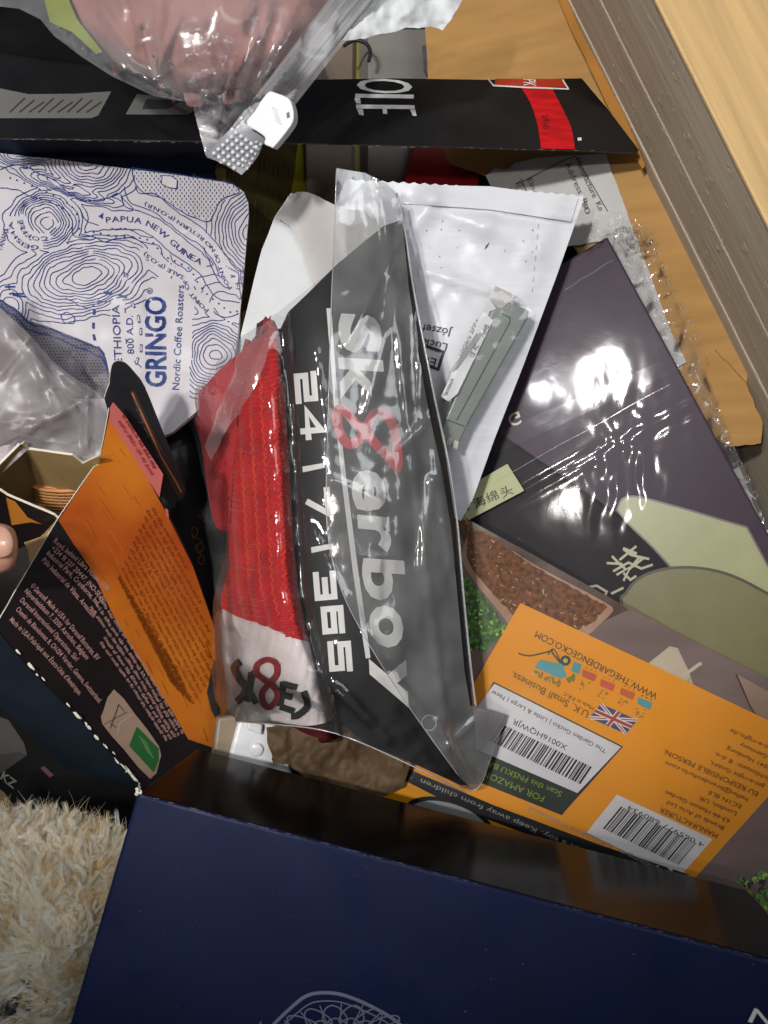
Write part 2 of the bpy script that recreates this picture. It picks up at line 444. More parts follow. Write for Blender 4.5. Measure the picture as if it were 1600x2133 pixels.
for i in range(26):
    x = 470+i*6+random.uniform(-3, 3); y = 320+random.uniform(0, 120)
    pr.line([(x, y), (x-4+random.uniform(-4, 4), y+random.uniform(20, 90))], random.uniform(1.5, 4), ink('olive_streak', (.07, .06, .015)) if i == 0 else bpy.data.materials['olive_streak'], 'printed_streak')
pr.build()
zt = plane((660, 60, -.095), (740, 400, -.095), (740, 100, -.10))
tb = thing('taupe_carton', 'taupe carton with mustard stripe behind the black flap', 'carton', P(700, 300, -.15))
box('side_panel', [(630, 40), (748, 30), (770, 420), (640, 440)], zt, .03, M_taupe, tb)
pr = Print(tb, zt, .0003); pr.poly([(744, 60), (778, 60), (764, 420), (738, 420)], M_yellow, 'mustard_stripe'); pr.poly([(735, 60), (744, 60), (738, 420), (731, 420)], ink('ink_olive', (.05, .04, .015)), 'dark_stripe'); pr.build()
zg = plane((780, 60, -.085), (780, 400, -.085), (900, 100, -.10))
gb = thing('grey_box', 'plain grey box wedged between the mustard stripe and the red box', 'box', P(830, 250, -.15))
box('lid', [(768, 60), (905, 60), (872, 420), (766, 420)], zg, .04, M_greyc, gb)
rb = thing('red_box', 'dark red box half hidden behind the white mailer', 'box', P(920, 340, -.15))
box('lid', [(868, 270), (1010, 270), (990, 440), (830, 440)], plane((868, 300, -.075), (985, 300, -.08), (850, 400, -.075)), .04, M_redc, rb)
bm = bmesh.new(); tube(bm, [P(q[0], q[1], -.07) for q in smooth_poly([(715, 96), (738, 84), (762, 90), (772, 108), (768, 128)], 5, False)], .0011, 8)
tag(mk('looped_cable', bm, BLACK, None, True), 'short loop of thin black cable between the zip pouch and the grey box', 'cable')
dk = thing('dark_parcel', 'dark wrapped parcel in the shadow between cardboard wall and grey box', 'parcel', P(930, 130, -.16))
box('wrapper', [(890, 90), (990, 70), (1000, 190), (880, 210)], plane((890, 100, -.10), (990, 100, -.11), (900, 200, -.10)), .04, mat('black_wrap', (.01, .009, .012), .4), dk, .003)
sheet('wrapper_fold', rough_poly([(880, 96), (905, 88), (918, 150), (900, 165), (884, 150)], 10, 3, 6), add(plane((890, 100, -.095), (990, 100, -.11), (900, 200, -.095)), lambda u, v: .002*nz(u, v, 20)), mat('mauve_film_fold', srgb('#6d6570'), .3), dk, 6, .0004)

# black carton with its open flap
bc = thing('black_carton', 'glossy black carton flap with red ribbon stripe and white lettering across the top', 'carton', P(650, 230, -.16))
zb = add(plane((0, 287, .006), (1330, 318, -.006), (640, 165, -.020)), lambda u, v: .0016*math.sin(u/260)+.0006*nz(u, v, 120, 1))
flap = [(-30, 287), (300, 291), (610, 297), (900, 304), (1180, 312), (1325, 318), (1331, 312), (1270, 232), (1212, 163), (1010, 166), (820, 163), (640, 166), (400, 150), (-30, 90)]
sheet('flap', flap, zb, [M_blackcard, mat('black_card_core', (.05, .047, .04), .6)], bc, 22, .0009, 0, True, True)
zb2 = plane((-30, 60, -.035), (1200, 150, -.04), (600, -40, -.12))
sheet('carton_body', [(-60, -80), (620, -80), (640, 165), (400, 150), (-60, 95)], lift(zb2, -.002), M_blackcard, bc, None, .002)
pr = Print(bc, zb, .0003, 24)
pr.text('O', (742, 162), (2, 30), (116, 4), WHITE, .004, True)
for k, q in enumerate(([(740, 195), (862, 197), (862, 205), (740, 203)], [(738, 203.5), (750, 203.6), (752, 216), (742, 215)], [(742, 213.5+4), (864, 215+4), (864, 223+4), (742, 222+4)], [(744, 227), (756, 227), (758, 240), (748, 239)], [(797, 227), (806, 227), (807, 237), (798, 237)], [(854, 228), (865, 228), (868, 241), (860, 241)])):
    pr.poly(q, WHITE, 'lettering', k % 3)
STR = mat('red_ribbon_print', srgb('#c8141c'), .3, .5, .28, 60, 0, 0, (1, 5, 1))
pr.poly(smooth_poly([(1083, 178), (1105, 215), (1120, 260), (1127, 309)], 4, False)+smooth_poly([(1198, 311), (1190, 266), (1170, 222), (1148, 180)], 4, False), STR, 'red_ribbon')
pr.poly([(1032, 164), (1170, 164), (1182, 181), (1100, 180), (1030, 178)], ink('ink_brick_red', srgb('#b33a22')), 'red_badge', 1)
pr.line([(1016, 163), (1028, 178), (1100, 182), (1184, 185), (1172, 165)], 3, WHITE, 'badge_outline', layer=2)
pr.text('PK', (1090, 164), (1, 14), (26, 2), WHITE, .0, True); pr.text('24', (1128, 240), (5, 14), (13, -2), BLACK, 0, True); pr.text('HD', (1130, 256), (3, 14), (12, -1), BLACK, 0, True)
GP = ink('ink_dull_grey', (.17, .17, .16), .5)
pr.poly([(-30, 178), (60, 196), (160, 195), (232, 190), (205, 240), (190, 246), (-30, 246)], GP, 'grey_text_panel'); pr.poly([(285, 196), (400, 205), (402, 232), (392, 239), (262, 238)], GP, 'grey_text_panel')
DG = ink('ink_dark_grey', (.05, .05, .048), .5)
for i in range(9): pr.line([(20+i*20, 234), (52+i*20, 204+(i % 3)*4)], 3.4, DG, 'text_row', layer=1)
pr.poly([(305, 206), (378, 210), (350, 227), (296, 227)], DG, 'dark_text_block', 1)
for i in range(60):
    x = random.uniform(0, 420) if i % 2 else random.uniform(600, 1300); y = 290+(x/1330)*27+random.uniform(-2, 1)
    pr.line([(x, y-1), (x+random.uniform(2, 12), y-1)], random.uniform(.6, 1.3), GP, 'edge_wear', layer=1)
pr.poly([(1203, 287), (1211, 286), (1212, 292), (1204, 293)], WHITE, 'chip')
pr.build()
nb = thing('navy_carton', 'dark navy carton lying under the black flap above the coffee bag', 'carton', P(200, 350, -.16))
zn = plane((0, 285, -.022), (440, 300, -.024), (0, 400, -.05))
box('top_panel', [(-40, 255), (330, 265), (455, 280), (440, 420), (-40, 420)], zn, .03, M_navy, nb)
pr = Print(nb, zn, .0003)
for i in range(12): pr.line([(60+i*28, 322+i*3+random.uniform(-6, 6)), (70+i*28+random.uniform(-3, 6), 330+i*3)], 2, ink('ink_faint_grey', (.035, .038, .05)) if i == 0 else bpy.data.materials['ink_faint_grey'], 'print_fleck')
pr.build()

# ================================================================== WHITE PAPER, ZIP POUCH AT THE TOP
M_paper = mat('white_paper', (.72, .74, .745), .55, .3, .04, 80, .08, 300)
zp = add(plane((735, 75, .066), (965, 0, .05), (830, -40, .064)), lambda u, v: .004*nz(u, v, 45, 2)+.0012*nz(u, v, 14, 5))
pp = sheet('paper_bag', rough_poly([(715, 85), (740, 70), (790, 20), (800, -60), (980, -60), (965, -4), (940, 40), (922, 63), (898, 55), (872, 58), (845, 57), (825, 66), (790, 70), (760, 80)], 8, 2, 4), zp, M_paper, None, 7, .0004)
tag(pp, 'crinkled white paper with ragged edge poking out behind the zip pouch rail', 'paper')

zb_ = lambda u, v: .048+.022*math.exp(-(((u-420)/260)**2+((v-20)/170)**2))
M_pink = mat('dusty_pink_cloth', srgb('#a87a72'), .8, .2, .22, 30, .5, 260, sheen=.3)
pink = [(100, -80), (118, 0), (150, 60), (212, 110), (262, 142), (322, 164), (380, 192), (440, 194), (512, 182), (560, 150), (630, 92), (700, 10), (730, -80)]
fold = creases([((215, 20), (300, 150), 14, .004), ((330, -20), (330, 160), 18, .005), ((300, 60), (322, 150), 7, -.004), ((372, 40), (325, 150), 8, .003), ((560, 10), (520, 170), 16, .004), ((440, 60), (480, 190), 14, -.003), ((620, 0), (560, 130), 16, .003), ((250, -20), (280, 90), 12, .003)])
pc = sheet('pink_cloth', smooth_poly(pink, 3), add(add(zb_, fold), lambda u, v: -.012*max(0, 1-min(segd(u, v, pink[i], pink[i+1]) for i in range(1, 11))/40)**2), M_pink, None, 6, .006)
tag(pc, 'dusty pink folded cloth packed inside the clear zip pouch', 'cloth')
gs = sheet('green_card', [(78, -60), (118, -60), (160, 40), (214, 108), (200, 112), (150, 66), (104, 46)], lift(zb_, .004), mat('lime_card', srgb('#7f8a22'), .6), None, 16, .0008)
tag(gs, 'lime green card edge beside the pink cloth inside the zip pouch', 'card')
zpo = thing('zip_pouch', 'clear slider zip pouch holding pink cloth at the top of the picture', 'pouch', P(480, 150, .02))
F_zip = film('clear_poly', .10, .2, 1.3, (.99, .99, .99), bump=.04, bs=30)
F_cr = film('crumpled_poly', .09, .10, 2.2, (.97, .97, .97), bump=.3, bs=70)
zfilm = add(add(zb_, lambda u, v: .014+.003*nz(u, v, 70, 3)+.0005*nz(u, v, 24, 9)), add(creases([((110, 72), (395, 214), 9, .004), ((322, 165), (395, 115), 6, .003), ((322, 165), (215, 105), 6, .003), ((560, 40), (470, 280), 9, .004), ((610, 60), (500, 250), 7, .003)]), lambda u, v: -.018*sstep(150, 330, v)))
pouch = [(-60, -80), (-60, 6), (40, 18), (84, 40), (112, 74), (170, 118), (232, 158), (320, 200), (400, 214), (414, 270), (428, 322), (500, 362), (520, 330), (552, 296), (612, 222), (700, 110), (800, -10), (830, -80)]
sheet('front_film', pouch, zfilm, F_zip, zpo, 9)
sheet('back_film', pouch, lambda u, v: zb_(u, v)-.02, F_zip, zpo, 30)
cz = lift(zfilm, .0045)
sheet('side_gusset', rough_poly([(383, 50), (398, 46), (420, 60), (452, 66), (484, 78), (494, 100), (488, 130), (470, 200), (452, 262), (430, 330), (414, 270), (398, 205), (382, 120)], 10, 2, 8), add(cz, add(lambda u, v: .003*nz(u, v, 26, 4)+.0015*abs(nz(u, v, 11, 5)), creases([((392, 178), (440, 150), 4, .003), ((418, 190), (444, 215), 4, .003), ((470, 120), (452, 190), 4, .003), ((428, 160), (436, 240), 4, .003)]))), F_cr, zpo, 5)
M_rail = film('milky_rail', .38, .15, 1.6, (.95, .95, .95), (.72, .73, .76), .1, 40, .3)
zr = lambda u, v: zfilm(u, v)+.003
bm = bmesh.new()
for k, (a, b, r) in enumerate((((770, -60), (512, 258), .0010), ((792, -60), (534, 262), .0013), ((818, -60), (556, 262), .0016), ((744, -60), (486, 268), .0008))):
    tube(bm, [P(a[0]+(b[0]-a[0])*t/14, a[1]+(b[1]-a[1])*t/14, .072-.012*t/14) for t in range(15)], r, 8)
mk('zip_rail', bm, M_rail, zpo, True)
sheet('rail_band', [(730, -60), (822, -60), (566, 262), (470, 282)], lambda u, v: .0725-.012*max(0, (v+60)/320), M_rail, zpo, 20)
M_sl = mat('milky_plastic', (.78, .78, .79), .35, .5, .03, 40, .05, 300, sub=.3)
zs = plane((565, 190, .073), (612, 240, .071), (550, 300, .066))
sl = sheet('slider', smooth_poly([(560, 191), (571, 192), (600, 204), (609, 220), (612, 242), (606, 262), (572, 305), (564, 306), (550, 299), (552, 286), (533, 272), (517, 263), (514, 251), (530, 232), (545, 208)], 3), zs, M_sl, zpo, None, .009, .0016, False)
pr = Print(zpo, zs, .0004)
pr.poly([(596, 236+0), (602, 232), (604, 242), (598, 246)], GP, 'slider_hole')
for i in range(5): pr.line([(566+i*2, 222+i*7), (578+i*2, 230+i*7)], 1.6, ink('soft_grey_mould', (.6, .6, .62)) if i == 0 else bpy.data.materials['soft_grey_mould'], 'moulded_mark')
pr.build()
ze = lambda u, v: .064-.012*sstep(260, 370, v)
sheet('end_tab', [(430, 318), (452, 296), (476, 272), (508, 262), (528, 272), (552, 290), (538, 324), (520, 348), (503, 364), (470, 342), (432, 328)], ze, film('milky_tab', .48, .12, 2, (.95, .95, .97), (.76, .78, .84), .1, 50, .3), zpo, 12, .0008)
bm = bmesh.new()
for i in range(5):
    for j in range(6):
        u = 446+i*10.5+j*9.2; v = 320+i*7.6-j*8.6
        mt = Matrix.Translation(P(u, v, ze(u, v)+.0002))
        bmesh.ops.create_uvsphere(bm, u_segments=8, v_segments=5, radius=.0010, matrix=mt)
for i in range(6):
    for j in range(2):
        u = 506+i*5.6+j*9; v = 346-i*10+j*5
        bmesh.ops.create_uvsphere(bm, u_segments=6, v_segments=4, radius=.0007, matrix=Matrix.Translation(P(u, v, ze(u, v)+.0002)))
mk('grip_dot', bm, M_sl, zpo, True)['kind'] = 'stuff'

# ================================================================== COFFEE BAG
M_cof = mat('coated_white_pouch', (.63, .595, .62), .40, .4, .03, 30, .12, 45)
cof = [(-40, 314), (0, 319), (120, 332), (240, 348), (380, 366), (464, 379), (490, 386), (508, 400), (517, 422), (518, 450), (512, 520), (505, 600), (496, 690), (486, 760), (440, 830), (360, 900), (200, 960), (-40, 960)]
zcf = add(plane((0, 318, -.030), (500, 390, -.030), (300, 860, -.012)), lambda u, v: .010*math.exp(-(((u-190)/230)**2+((v-660)/260)**2))+.0030*nz(u, v, 130, 2)+.0012*nz(u, v, 44, 6)-.0012*math.exp(-(segd(u, v, (60, 420), (330, 640))/10)**2)+.0014*math.exp(-(segd(u, v, (400, 420), (300, 780))/12)**2)+.002*math.exp(-((u-290+.05*(v-600))/16)**2)*sstep(500, 620, v))
cg = thing('coffee_bag', 'white coffee pouch printed with a blue contour map behind the battery carton', 'coffee bag', P(250, 600, -.06))
sheet('pouch_front', cof, zcf, M_cof, cg, 14, .004)
pr = Print(cg, zcf, .0003, 26)
z3 = lambda pts: [(x/2.857, 300+y/2.857) for x, y in pts]
tp = {  # lettering that follows the map's lines
 'pap': smooth_poly(z3([(628, 468), (740, 462), (850, 478), (930, 520), (1010, 590), (1090, 660), (1195, 722)]), 5, False),
 'pnr': smooth_poly(z3([(1382, 855), (1340, 790), (1310, 700), (1282, 630), (1200, 545), (1090, 470), (960, 390), (862, 345)]), 5, False),
 'pos': smooth_poly(z3([(1245, 985), (1190, 935), (1130, 860), (1100, 790), (1010, 740), (930, 690), (862, 640)]), 5, False),
 'gei': smooth_poly(z3([(232, 600), (180, 600), (130, 575), (88, 520), (72, 455)]), 5, False),
 'cof': smooth_poly(z3([(282, 545), (230, 553), (180, 535), (150, 500), (130, 445)]), 5, False)}
zones = list(tp.values())+[[(338, 805), (340, 610)], [(372, 815), (384, 592)], [(250, 752), (246, 635)], [(278, 738), (276, 656)], z3([(590, 430), (640, 440)])]
zw = [13, 11, 11, 11, 9, 34, 22, 16, 15, 12]
def free(p): return all(min(segd(p[0], p[1], a, b) for a, b in zip(z, z[1:])) > q for z, q in zip(zones, zw))
hills = [(95, 462, 58, 50, 0, 1.0), (178, 574, 120, 58, -.2, 1.1), (182, 335, 78, 60, .2, 1.05), (140, 388, 110, 16, .35, .62), (528, 478, 66, 80, .2, 1.05), (447, 738, 66, 66, -.6, 1.05), (480, 640, 100, 60, .6, .42), (60, 320, 70, 26, 0, .7), (20, 640, 40, 60, 0, .5), (330, 560, 70, 30, .5, .42), (520, 560, 26, 110, .1, .55)]
def field(u, v):
    a = u+9*nz(u, v, 40, 1)+3.5*nz(u, v, 15, 2); b = v+9*nz(u, v, 40, 3)+3.5*nz(u, v, 15, 4); s = 0
    for cx, cy, rx, ry, an, h in hills:
        c, q = math.cos(an), math.sin(an); x, y = a-cx, b-cy
        s = max(s, h*math.exp(-(((x*c+y*q)/rx)**2+((-x*q+y*c)/ry)**2)*.9))+.0*s
    return s
sea = z3([(785, 140), (800, 230), (860, 290), (960, 320), (1060, 390), (1160, 440), (1240, 460), (1280, 400), (1320, 330), (1420, 285), (1380, 235), (1250, 210), (1050, 180)])
swamp = [(-10, 620), (30, 640), (60, 668), (100, 680), (150, 700), (190, 716), (214, 730), (226, 770), (240, 830), (120, 830), (-10, 780)]
S = 5; G = {}
def fg(i, j):
    if (i, j) not in G: G[i, j] = field(i*S, j*S)
    return G[i, j]
for i in range(-2, 104):
    for j in range(62, 180):
        c = ((i+.5)*S, (j+.5)*S)
        if not inside(c, cof) or inside(c, sea) or inside(c, swamp) or not free(c): continue
        q = [fg(i, j), fg(i+1, j), fg(i+1, j+1), fg(i, j+1)]; cr = [(i*S, j*S), ((i+1)*S, j*S), ((i+1)*S, (j+1)*S), (i*S, (j+1)*S)]
        for L in (.13, .2, .275, .35, .43, .51, .6, .69, .78, .87, .95, 1.02):
            e = []
            for k in range(4):
                a, b = q[k], q[(k+1) % 4]
                if (a < L) != (b < L):
                    t = (L-a)/(b-a); e.append((cr[k][0]+(cr[(k+1) % 4][0]-cr[k][0])*t, cr[k][1]+(cr[(k+1) % 4][1]-cr[k][1])*t))
            if len(e) >= 2: pr.line(e[:2], 1.7, NAVY, 'contour_line')
            if len(e) == 4: pr.line(e[2:], 1.7, NAVY, 'contour_line')
def wob(pts, a=2.2): return [(x+a*nz(x, y, 12, 1), y+a*nz(x, y, 12, 2)) for x, y in smooth_poly(pts, 6, False)]
for pts in ([(720, 300), (740, 370), (830, 400), (950, 450), (1040, 520), (1130, 590), (1200, 640), (1240, 690), (1280, 780), (1340, 850), (1430, 860)],
            [(735, 250), (770, 345), (900, 395), (1000, 470), (1090, 540), (1200, 610), (1270, 700), (1300, 780), (1350, 825), (1440, 830)],
            [(800, 250), (830, 290), (930, 300), (1050, 400), (1180, 480), (1260, 560), (1330, 640), (1400, 740), (1450, 760)],
            [(480, 540), (560, 550), (620, 580), (700, 560), (800, 560), (870, 610), (920, 690), (1000, 740), (1090, 770), (1150, 830), (1180, 900), (1240, 970), (1330, 1030), (1420, 1010)],
            [(470, 380), (500, 440), (540, 470), (640, 490), (700, 510), (830, 510), (930, 570), (1020, 650), (1130, 720), (1190, 770), (1230, 840), (1300, 920), (1430, 940)],
            [(0, 260), (90, 270), (180, 310), (300, 345), (390, 395), (430, 460), (440, 540), (540, 570)],
            [(0, 150), (120, 120), (230, 175), (330, 220), (420, 300), (520, 340), (640, 320), (700, 290)],
            [(560, 960), (520, 975), (430, 940), (390, 915)], [(600, 940), (720, 940), (745, 990), (735, 1080), (748, 1160), (750, 1240), (800, 1290), (840, 1330)]):
    run = []
    for q in wob(z3(pts))+[None]:
        if q is not None and all(min(segd(q[0], q[1], a, b) for a, b in zip(z, z[1:])) > w_-3 for z, w_ in zip(zones, zw)): run.append(q)
        else:
            if len(run) > 2: pr.line(run, 1.9, NAVY, 'map_line')
            run = []
pr.line(wob(z3([(360, 1020), (400, 1000), (440, 1030), (435, 1065), (380, 1060), (360, 1020)]), 1), 1.8, NAVY, 'map_line'); pr.line(wob(z3([(740, 765), (760, 775), (755, 795), (738, 790), (740, 765)]), .5), 1.6, NAVY, 'map_line')
for pts in ([(10, 185), (100, 215), (220, 262), (330, 310), (430, 375), (470, 460), (480, 520), (570, 525), (690, 550), (790, 552), (900, 580), (970, 660), (1050, 700), (1130, 745), (1180, 830), (1240, 900), (1310, 955), (1370, 1000), (1410, 995)],):
    sp = smooth_poly(z3(pts), 8, False); acc = 0
    for a, b in zip(sp, sp[1:]):
        acc += math.hypot(b[0]-a[0], b[1]-a[1])
        if acc > 14: acc = 0; pr.poly([(b[0]+2.3*math.cos(t), b[1]+2.0*math.sin(t)) for t in (0, 1.05, 2.1, 3.14, 4.2, 5.2)], NAVY, 'map_dot', 1)
for i in range(0, 26):                                  # dashes of the sea
    for j in range(0, 26):
        x, y = 276+i*9.0+(j % 2)*4, 346+j*6.0
        if inside((x, y), sea) and inside((x, y+4), sea): pr.line([(x, y), (x, y+4)], 1.6, NAVY, 'sea_dash')
pr.line(wob(sea+[sea[0]], 1.5), 1.9, NAVY, 'map_line')
isl = z3([(965, 185), (1020, 190), (1055, 215), (1050, 265), (1000, 258), (960, 235)])
pr.poly(isl, ink('ink_pouch_white', (.72, .67, .67)), 'island', 3); pr.line(isl, 1.6, NAVY, 'map_line', True, 5)
SW = ink('ink_grey_violet', (.15, .14, .165))
pr.poly(swamp, SW, 'marsh_area')
for i in range(40):
    for j in range(30):
        x, y = i*7+(j % 2)*3.5, 626+j*6.5
        if inside((x, y), swamp): pr.line([(x, y), (x, y+2.6)], 2.2, BLACK, 'marsh_dot')
for q in (0, 14): pr.line(wob([(0, 625+q), (30, 645+q), (60, 672+q), (100, 684+q), (150, 704+q), (190, 720+q), (214, 734+q), (226, 780)], 3), 3, NAVY, 'map_line', layer=3)
for a, b in ((z3([(40, 850)])[0], (30, 597)), (z3([(65, 890)])[0], (46, 612)), (z3([(90, 900)])[0], (52, 618))): pr.line([(a[0]-4, a[1]), (b[0]+2, b[1])], 3.5, NAVY, 'map_tree'); pr.line([(a[0]+4, a[1]-5), (a[0]+5, a[1]+5)], 2, NAVY, 'map_tree')
for cx, cy, dx, dy in ((585, 940, -8, 22), (560, 1000, -2, 26), (555, 1080, 0, 30), (560, 1150, 8, 30), (600, 1230, 30, 40), (640, 885, 40, 5), (730, 905, 40, 14), (790, 955, 20, 30), (825, 1040, 6, 38), (838, 1115, 0, 36), (840, 1215, 0, 40), (815, 1290, -10, 34)):
    a, b = z3([(cx-dx*.6, cy-dy*.6), (cx+dx*.6, cy+dy*.6)]); pr.line([a, b], 5, NAVY, 'map_dash', layer=2)
    if cx > 760: pr.line([(a[0]*.85+b[0]*.15, a[1]*.85+b[1]*.15), (a[0]*.15+b[0]*.85, a[1]*.15+b[1]*.85)], 2.6, bpy.data.materials['ink_pouch_white'], 'map_dash_core', layer=4)
pr.path('PAPUA NEW GUINEA', tp['pap'], 12, NAVY, .004); pr.poly(z3([(585, 430), (615, 408), (612, 446)]), NAVY, 'arrow')
pr.path('POINT OF NO RETURN (P.O.N.R)', tp['pnr'], 8, NAVY, .002); pr.path('POINT OF SALE (P.O.S)', tp['pos'], 8.5, NAVY, .002)
pr.path('GEISHA', tp['gei'], 9, NAVY, .003, -1*-1); pr.path('COFFEE', tp['cof'], 8, NAVY, .003)
pr.text('ETHIOPIA', (254, 757), (-6, -122), (-16, 0), NAVY); pr.text('800 A.D.', (279, 737), (-3, -80), (-14, 0), NAVY)
pr.text('GRINGO', (345, 806), (-1, -188), (-42, -1), NAVY, .022); pr.text('®', (318, 612), (0, -13), (-12, 0), NAVY)
pr.text('Nordic Coffee Roasters', (373, 812), (10, -218), (-15, -1), NAVY)
pr.text('PANAMA', (4, 520), (16, -44), (-12, -2), NAVY)
pr.build()

# ================================================================== PURPLE BOX IN SHRINK WRAP
zpu = plane((1265, 492, -.022), (1600, 1110, -.001), (990, 1060, -.047))
M_pur = mat('aubergine_print', srgb('#3d2b3a'), .38, .14, .06, 30, .03, 300)
M_purs = mat('aubergine_side', (.018, .012, .016), .35, .5, .2, 30)
pb = thing('purple_box', 'dark purple gift box in glossy cellophane with pale green print and handwritten style characters', 'box', P(1300, 1000, -.11))
PB = [(1265, 492), (1600, 1110), (1764, 1416), (1500, 1600), (1290, 1600), (940, 1000), (820, 761)]
box('carton', [(1265, 492), (1764, 1414), (1319, 1690), (820, 762)], zpu, .055, [M_pur, M_purs], pb, .0012, True)
pr = Print(pb, zpu, .0003)
PG = ink('ink_pale_olive', srgb('#a3a378'), .3); OL = ink('ink_olive_green', srgb('#79744d'), .3); OD = ink('ink_dark_olive', srgb('#4a4430'), .3); DK = mat('near_black_shade', (.012, .008, .012), .5, .15); LG = ink('ink_pale_lettering', srgb('#b0aa8c'), .3)
pr.poly([(905, 780), (1010, 880), (960, 1010), (1085, 1062), (1170, 1090), (1255, 1135), (1330, 1100), (1400, 1180), (1310, 1210), (1260, 1420), (1120, 1350), (900, 960)], DK, 'corner_shade')  # shade over the lower end of the lid, painted in near black
shape = smooth_poly([(1286, 1062), (1296, 1040), (1318, 1034), (1352, 1040), (1440, 1064), (1500, 1082), (1556, 1098)], 3, False)+[(1660, 1290), (1690, 1380), (1540, 1500), (1400, 1190)]+smooth_poly([(1400, 1185), (1360, 1140), (1310, 1092), (1286, 1062)], 3, False)[:-1]
pr.poly(shape, PG, 'pale_shape', 1); pr.line(shape, 4, ink('ink_mauve_outline', srgb('#6d6260'), .3), 'shape_outline', True, 2)
ov = [(1460+172*math.cos(t*math.pi/24), 1330+150*math.sin(t*math.pi/24)) for t in range(48)]
ov = [quadxy((1475, 1335), (185, 62), (-40, 150), (math.cos(t*math.pi/24), math.sin(t*math.pi/24))) for t in range(48)]
ov = smooth_poly([(1296, 1262), (1304, 1236), (1330, 1206), (1376, 1187), (1440, 1182), (1510, 1194), (1580, 1226), (1660, 1280), (1720, 1380), (1640, 1480), (1500, 1500), (1340, 1400)], 4)
pr.poly(ov, OL, 'olive_oval', 3); pr.line(ov, 6, OD, 'oval_outline', True, 4)
ch = lambda pts: [(940+x/2.4242, 950+y/2.4242) for x, y in pts]
for st in ([(868, 465), (938, 492), (905, 460)][:2], [(935, 455), (850, 525)], [(870, 470), (910, 500), (1000, 520)], [(905, 490), (965, 520), (915, 560)], [(1018, 548), (960, 568), (900, 540)], [(812, 505), (850, 545), (885, 575)], [(785, 540), (865, 545)], [(818, 582), (900, 535)], [(835, 600), (905, 560), (870, 630)], [(870, 590), (905, 625), (935, 605)], [(955, 505), (900, 572)],
           [(808, 695), (870, 665)], [(700, 660), (735, 655), (785, 685), (775, 712), (730, 690)]):
    pr.line(ch(st), 5, LG, 'printed_character', layer=3)
pr.text('G', (1056, 865), (24, -10), (8, 26), LG, .015, True, layer=3); pr.line([(1046, 842), (1060, 836)], 6, LG, 'printed_character', layer=3)
pr.build()
# stretched cellophane with folds, a welded seam band and a perforated edge strip
F_cel = film('cellophane', .012, .075, .5, (.98, .98, .985), bump=.03, bs=26)
F_gar = film('pouch_film', .010, .09, .5, (.985, .98, .98), bump=.03, bs=30)
F_cel2 = film('crumpled_cellophane', .03, .1, 1.8, (.985, .985, .985), bump=.09, bs=60)
def rip(u, v):
    d = ((u-1265)*.855-(v-492)*.518)   # across
    s = ((u-1265)*.475+(v-492)*.88)    # along
    g = math.exp(-(((u-1310)/90)**2+((v-960)/130)**2))
    h = .00010*nz(u, v, 80, 2)+.000012*nz(u, v, 24, 5)
    h += g*(.0005*nz(u*1.9, v*.6, 40, 3)+.00022*math.sin((u*.9-v*.12)/9+3*nz(u, v, 60, 8)))
    b = math.exp(-((s-402-.05*d)/22)**2)
    h += b*.00022*math.sin((s+.03*d)/5.5)
    return h
zcel = add(lift(zpu, .0035), rip)
sheet('cellophane_wrap', [(1255, 478), (1285, 486), (1440, 770), (1600, 1068), (1764, 1380), (1560, 1500), (1290, 1620), (940, 1000), (820, 761), (1190, 540)], zcel, F_cel, pb, 6)
sheet('seam_band', [(1398, 742), (1418, 770), (1030, 948), (1010, 912), (1200, 830)], lift(zcel, .0016), F_cel, pb, 8)
zst = lambda u, v: zpu(u, v)+.001-.0006*0+.004*nz(u, v, 50, 6)
pr = Print(pb, lift(zpu, .0075), 0)
for a, b in (((1176, 604), (1277, 541)), ((1035, 1000), (1395, 800))):
    n = 8; pts = [(a[0]+(b[0]-a[0])*t/n, a[1]+(b[1]-a[1])*t/n+1.2*math.sin(t*1.7)) for t in range(n+1)]
    pr.line(pts, .8, bpy.data.materials['milky_tab'], 'film_fold_and_sheen')
pr.build()
edge = [(1262, 487), (1330, 466), (1356, 480), (1430, 690), (1420, 770), (1470, 860), (1530, 1000), (1600, 1110), (1640, 1180), (1600, 1120), (1500, 935), (1400, 750)]
zed = lambda u, v: -.021+.0035*nz(u, v, 30, 6)+.0005*nz(u, v, 12, 3)+.02*sstep(900, 1200, v)*.5
sheet('perforated_strip', [(1262, 488), (1300, 470), (1352, 488), (1392, 590), (1424, 672), (1432, 750), (1462, 850), (1540, 1000), (1640, 1200), (1610, 1140), (1500, 930), (1400, 740)], zed, F_cel2, pb, 8)
tops = rough_poly([(1215, 520), (1226, 470), (1250, 446), (1290, 438), (1330, 455), (1366, 484), (1340, 496), (1300, 500), (1262, 492)], 8, 3, 2)
sheet('gathered_corner', tops, lambda u, v: -.016+.004*abs(nz(u, v, 18, 3))+.003*nz(u, v, 8, 9), F_cel2, pb, 4)
bm = bmesh.new()
holes = [(1357+i*13.2+.25*i*i*.3, 500+i*29) for i in range(9)]+[(1300+i*13.5, 520+i*23.5) for i in range(9)]+[(1445+i*16, 775+i*32) for i in range(9)]
for k, (u, v) in enumerate(holes):
    c = P(u, v, -.016); ring = []
    for t in range(13):
        an = t*math.pi/6; x, y = 5.2*math.cos(an)*random.uniform(.8, 1.1), 8.2*math.sin(an)
        ring.append(P(u+x*.9+y*.35, v-x*.35+y*.9, -.016+.02*sstep(900, 1200, v)*.5+.0002*math.sin(an*3)))
    tube(bm, ring,   .00013, 5, False)
o = mk('perforation', bm, bpy.data.materials['milky_tab'], pb, True); o['kind'] = 'stuff'
mk_s = sheet('price_strip', [(1508, 988), (1540, 972), (1556, 1012), (1582, 1080), (1602, 1130), (1566, 1100)], lambda u, v: -.018+.002*nz(u, v, 30), mat('frosted_strip', (.33, .32, .31), .6), None, 16, .0005)
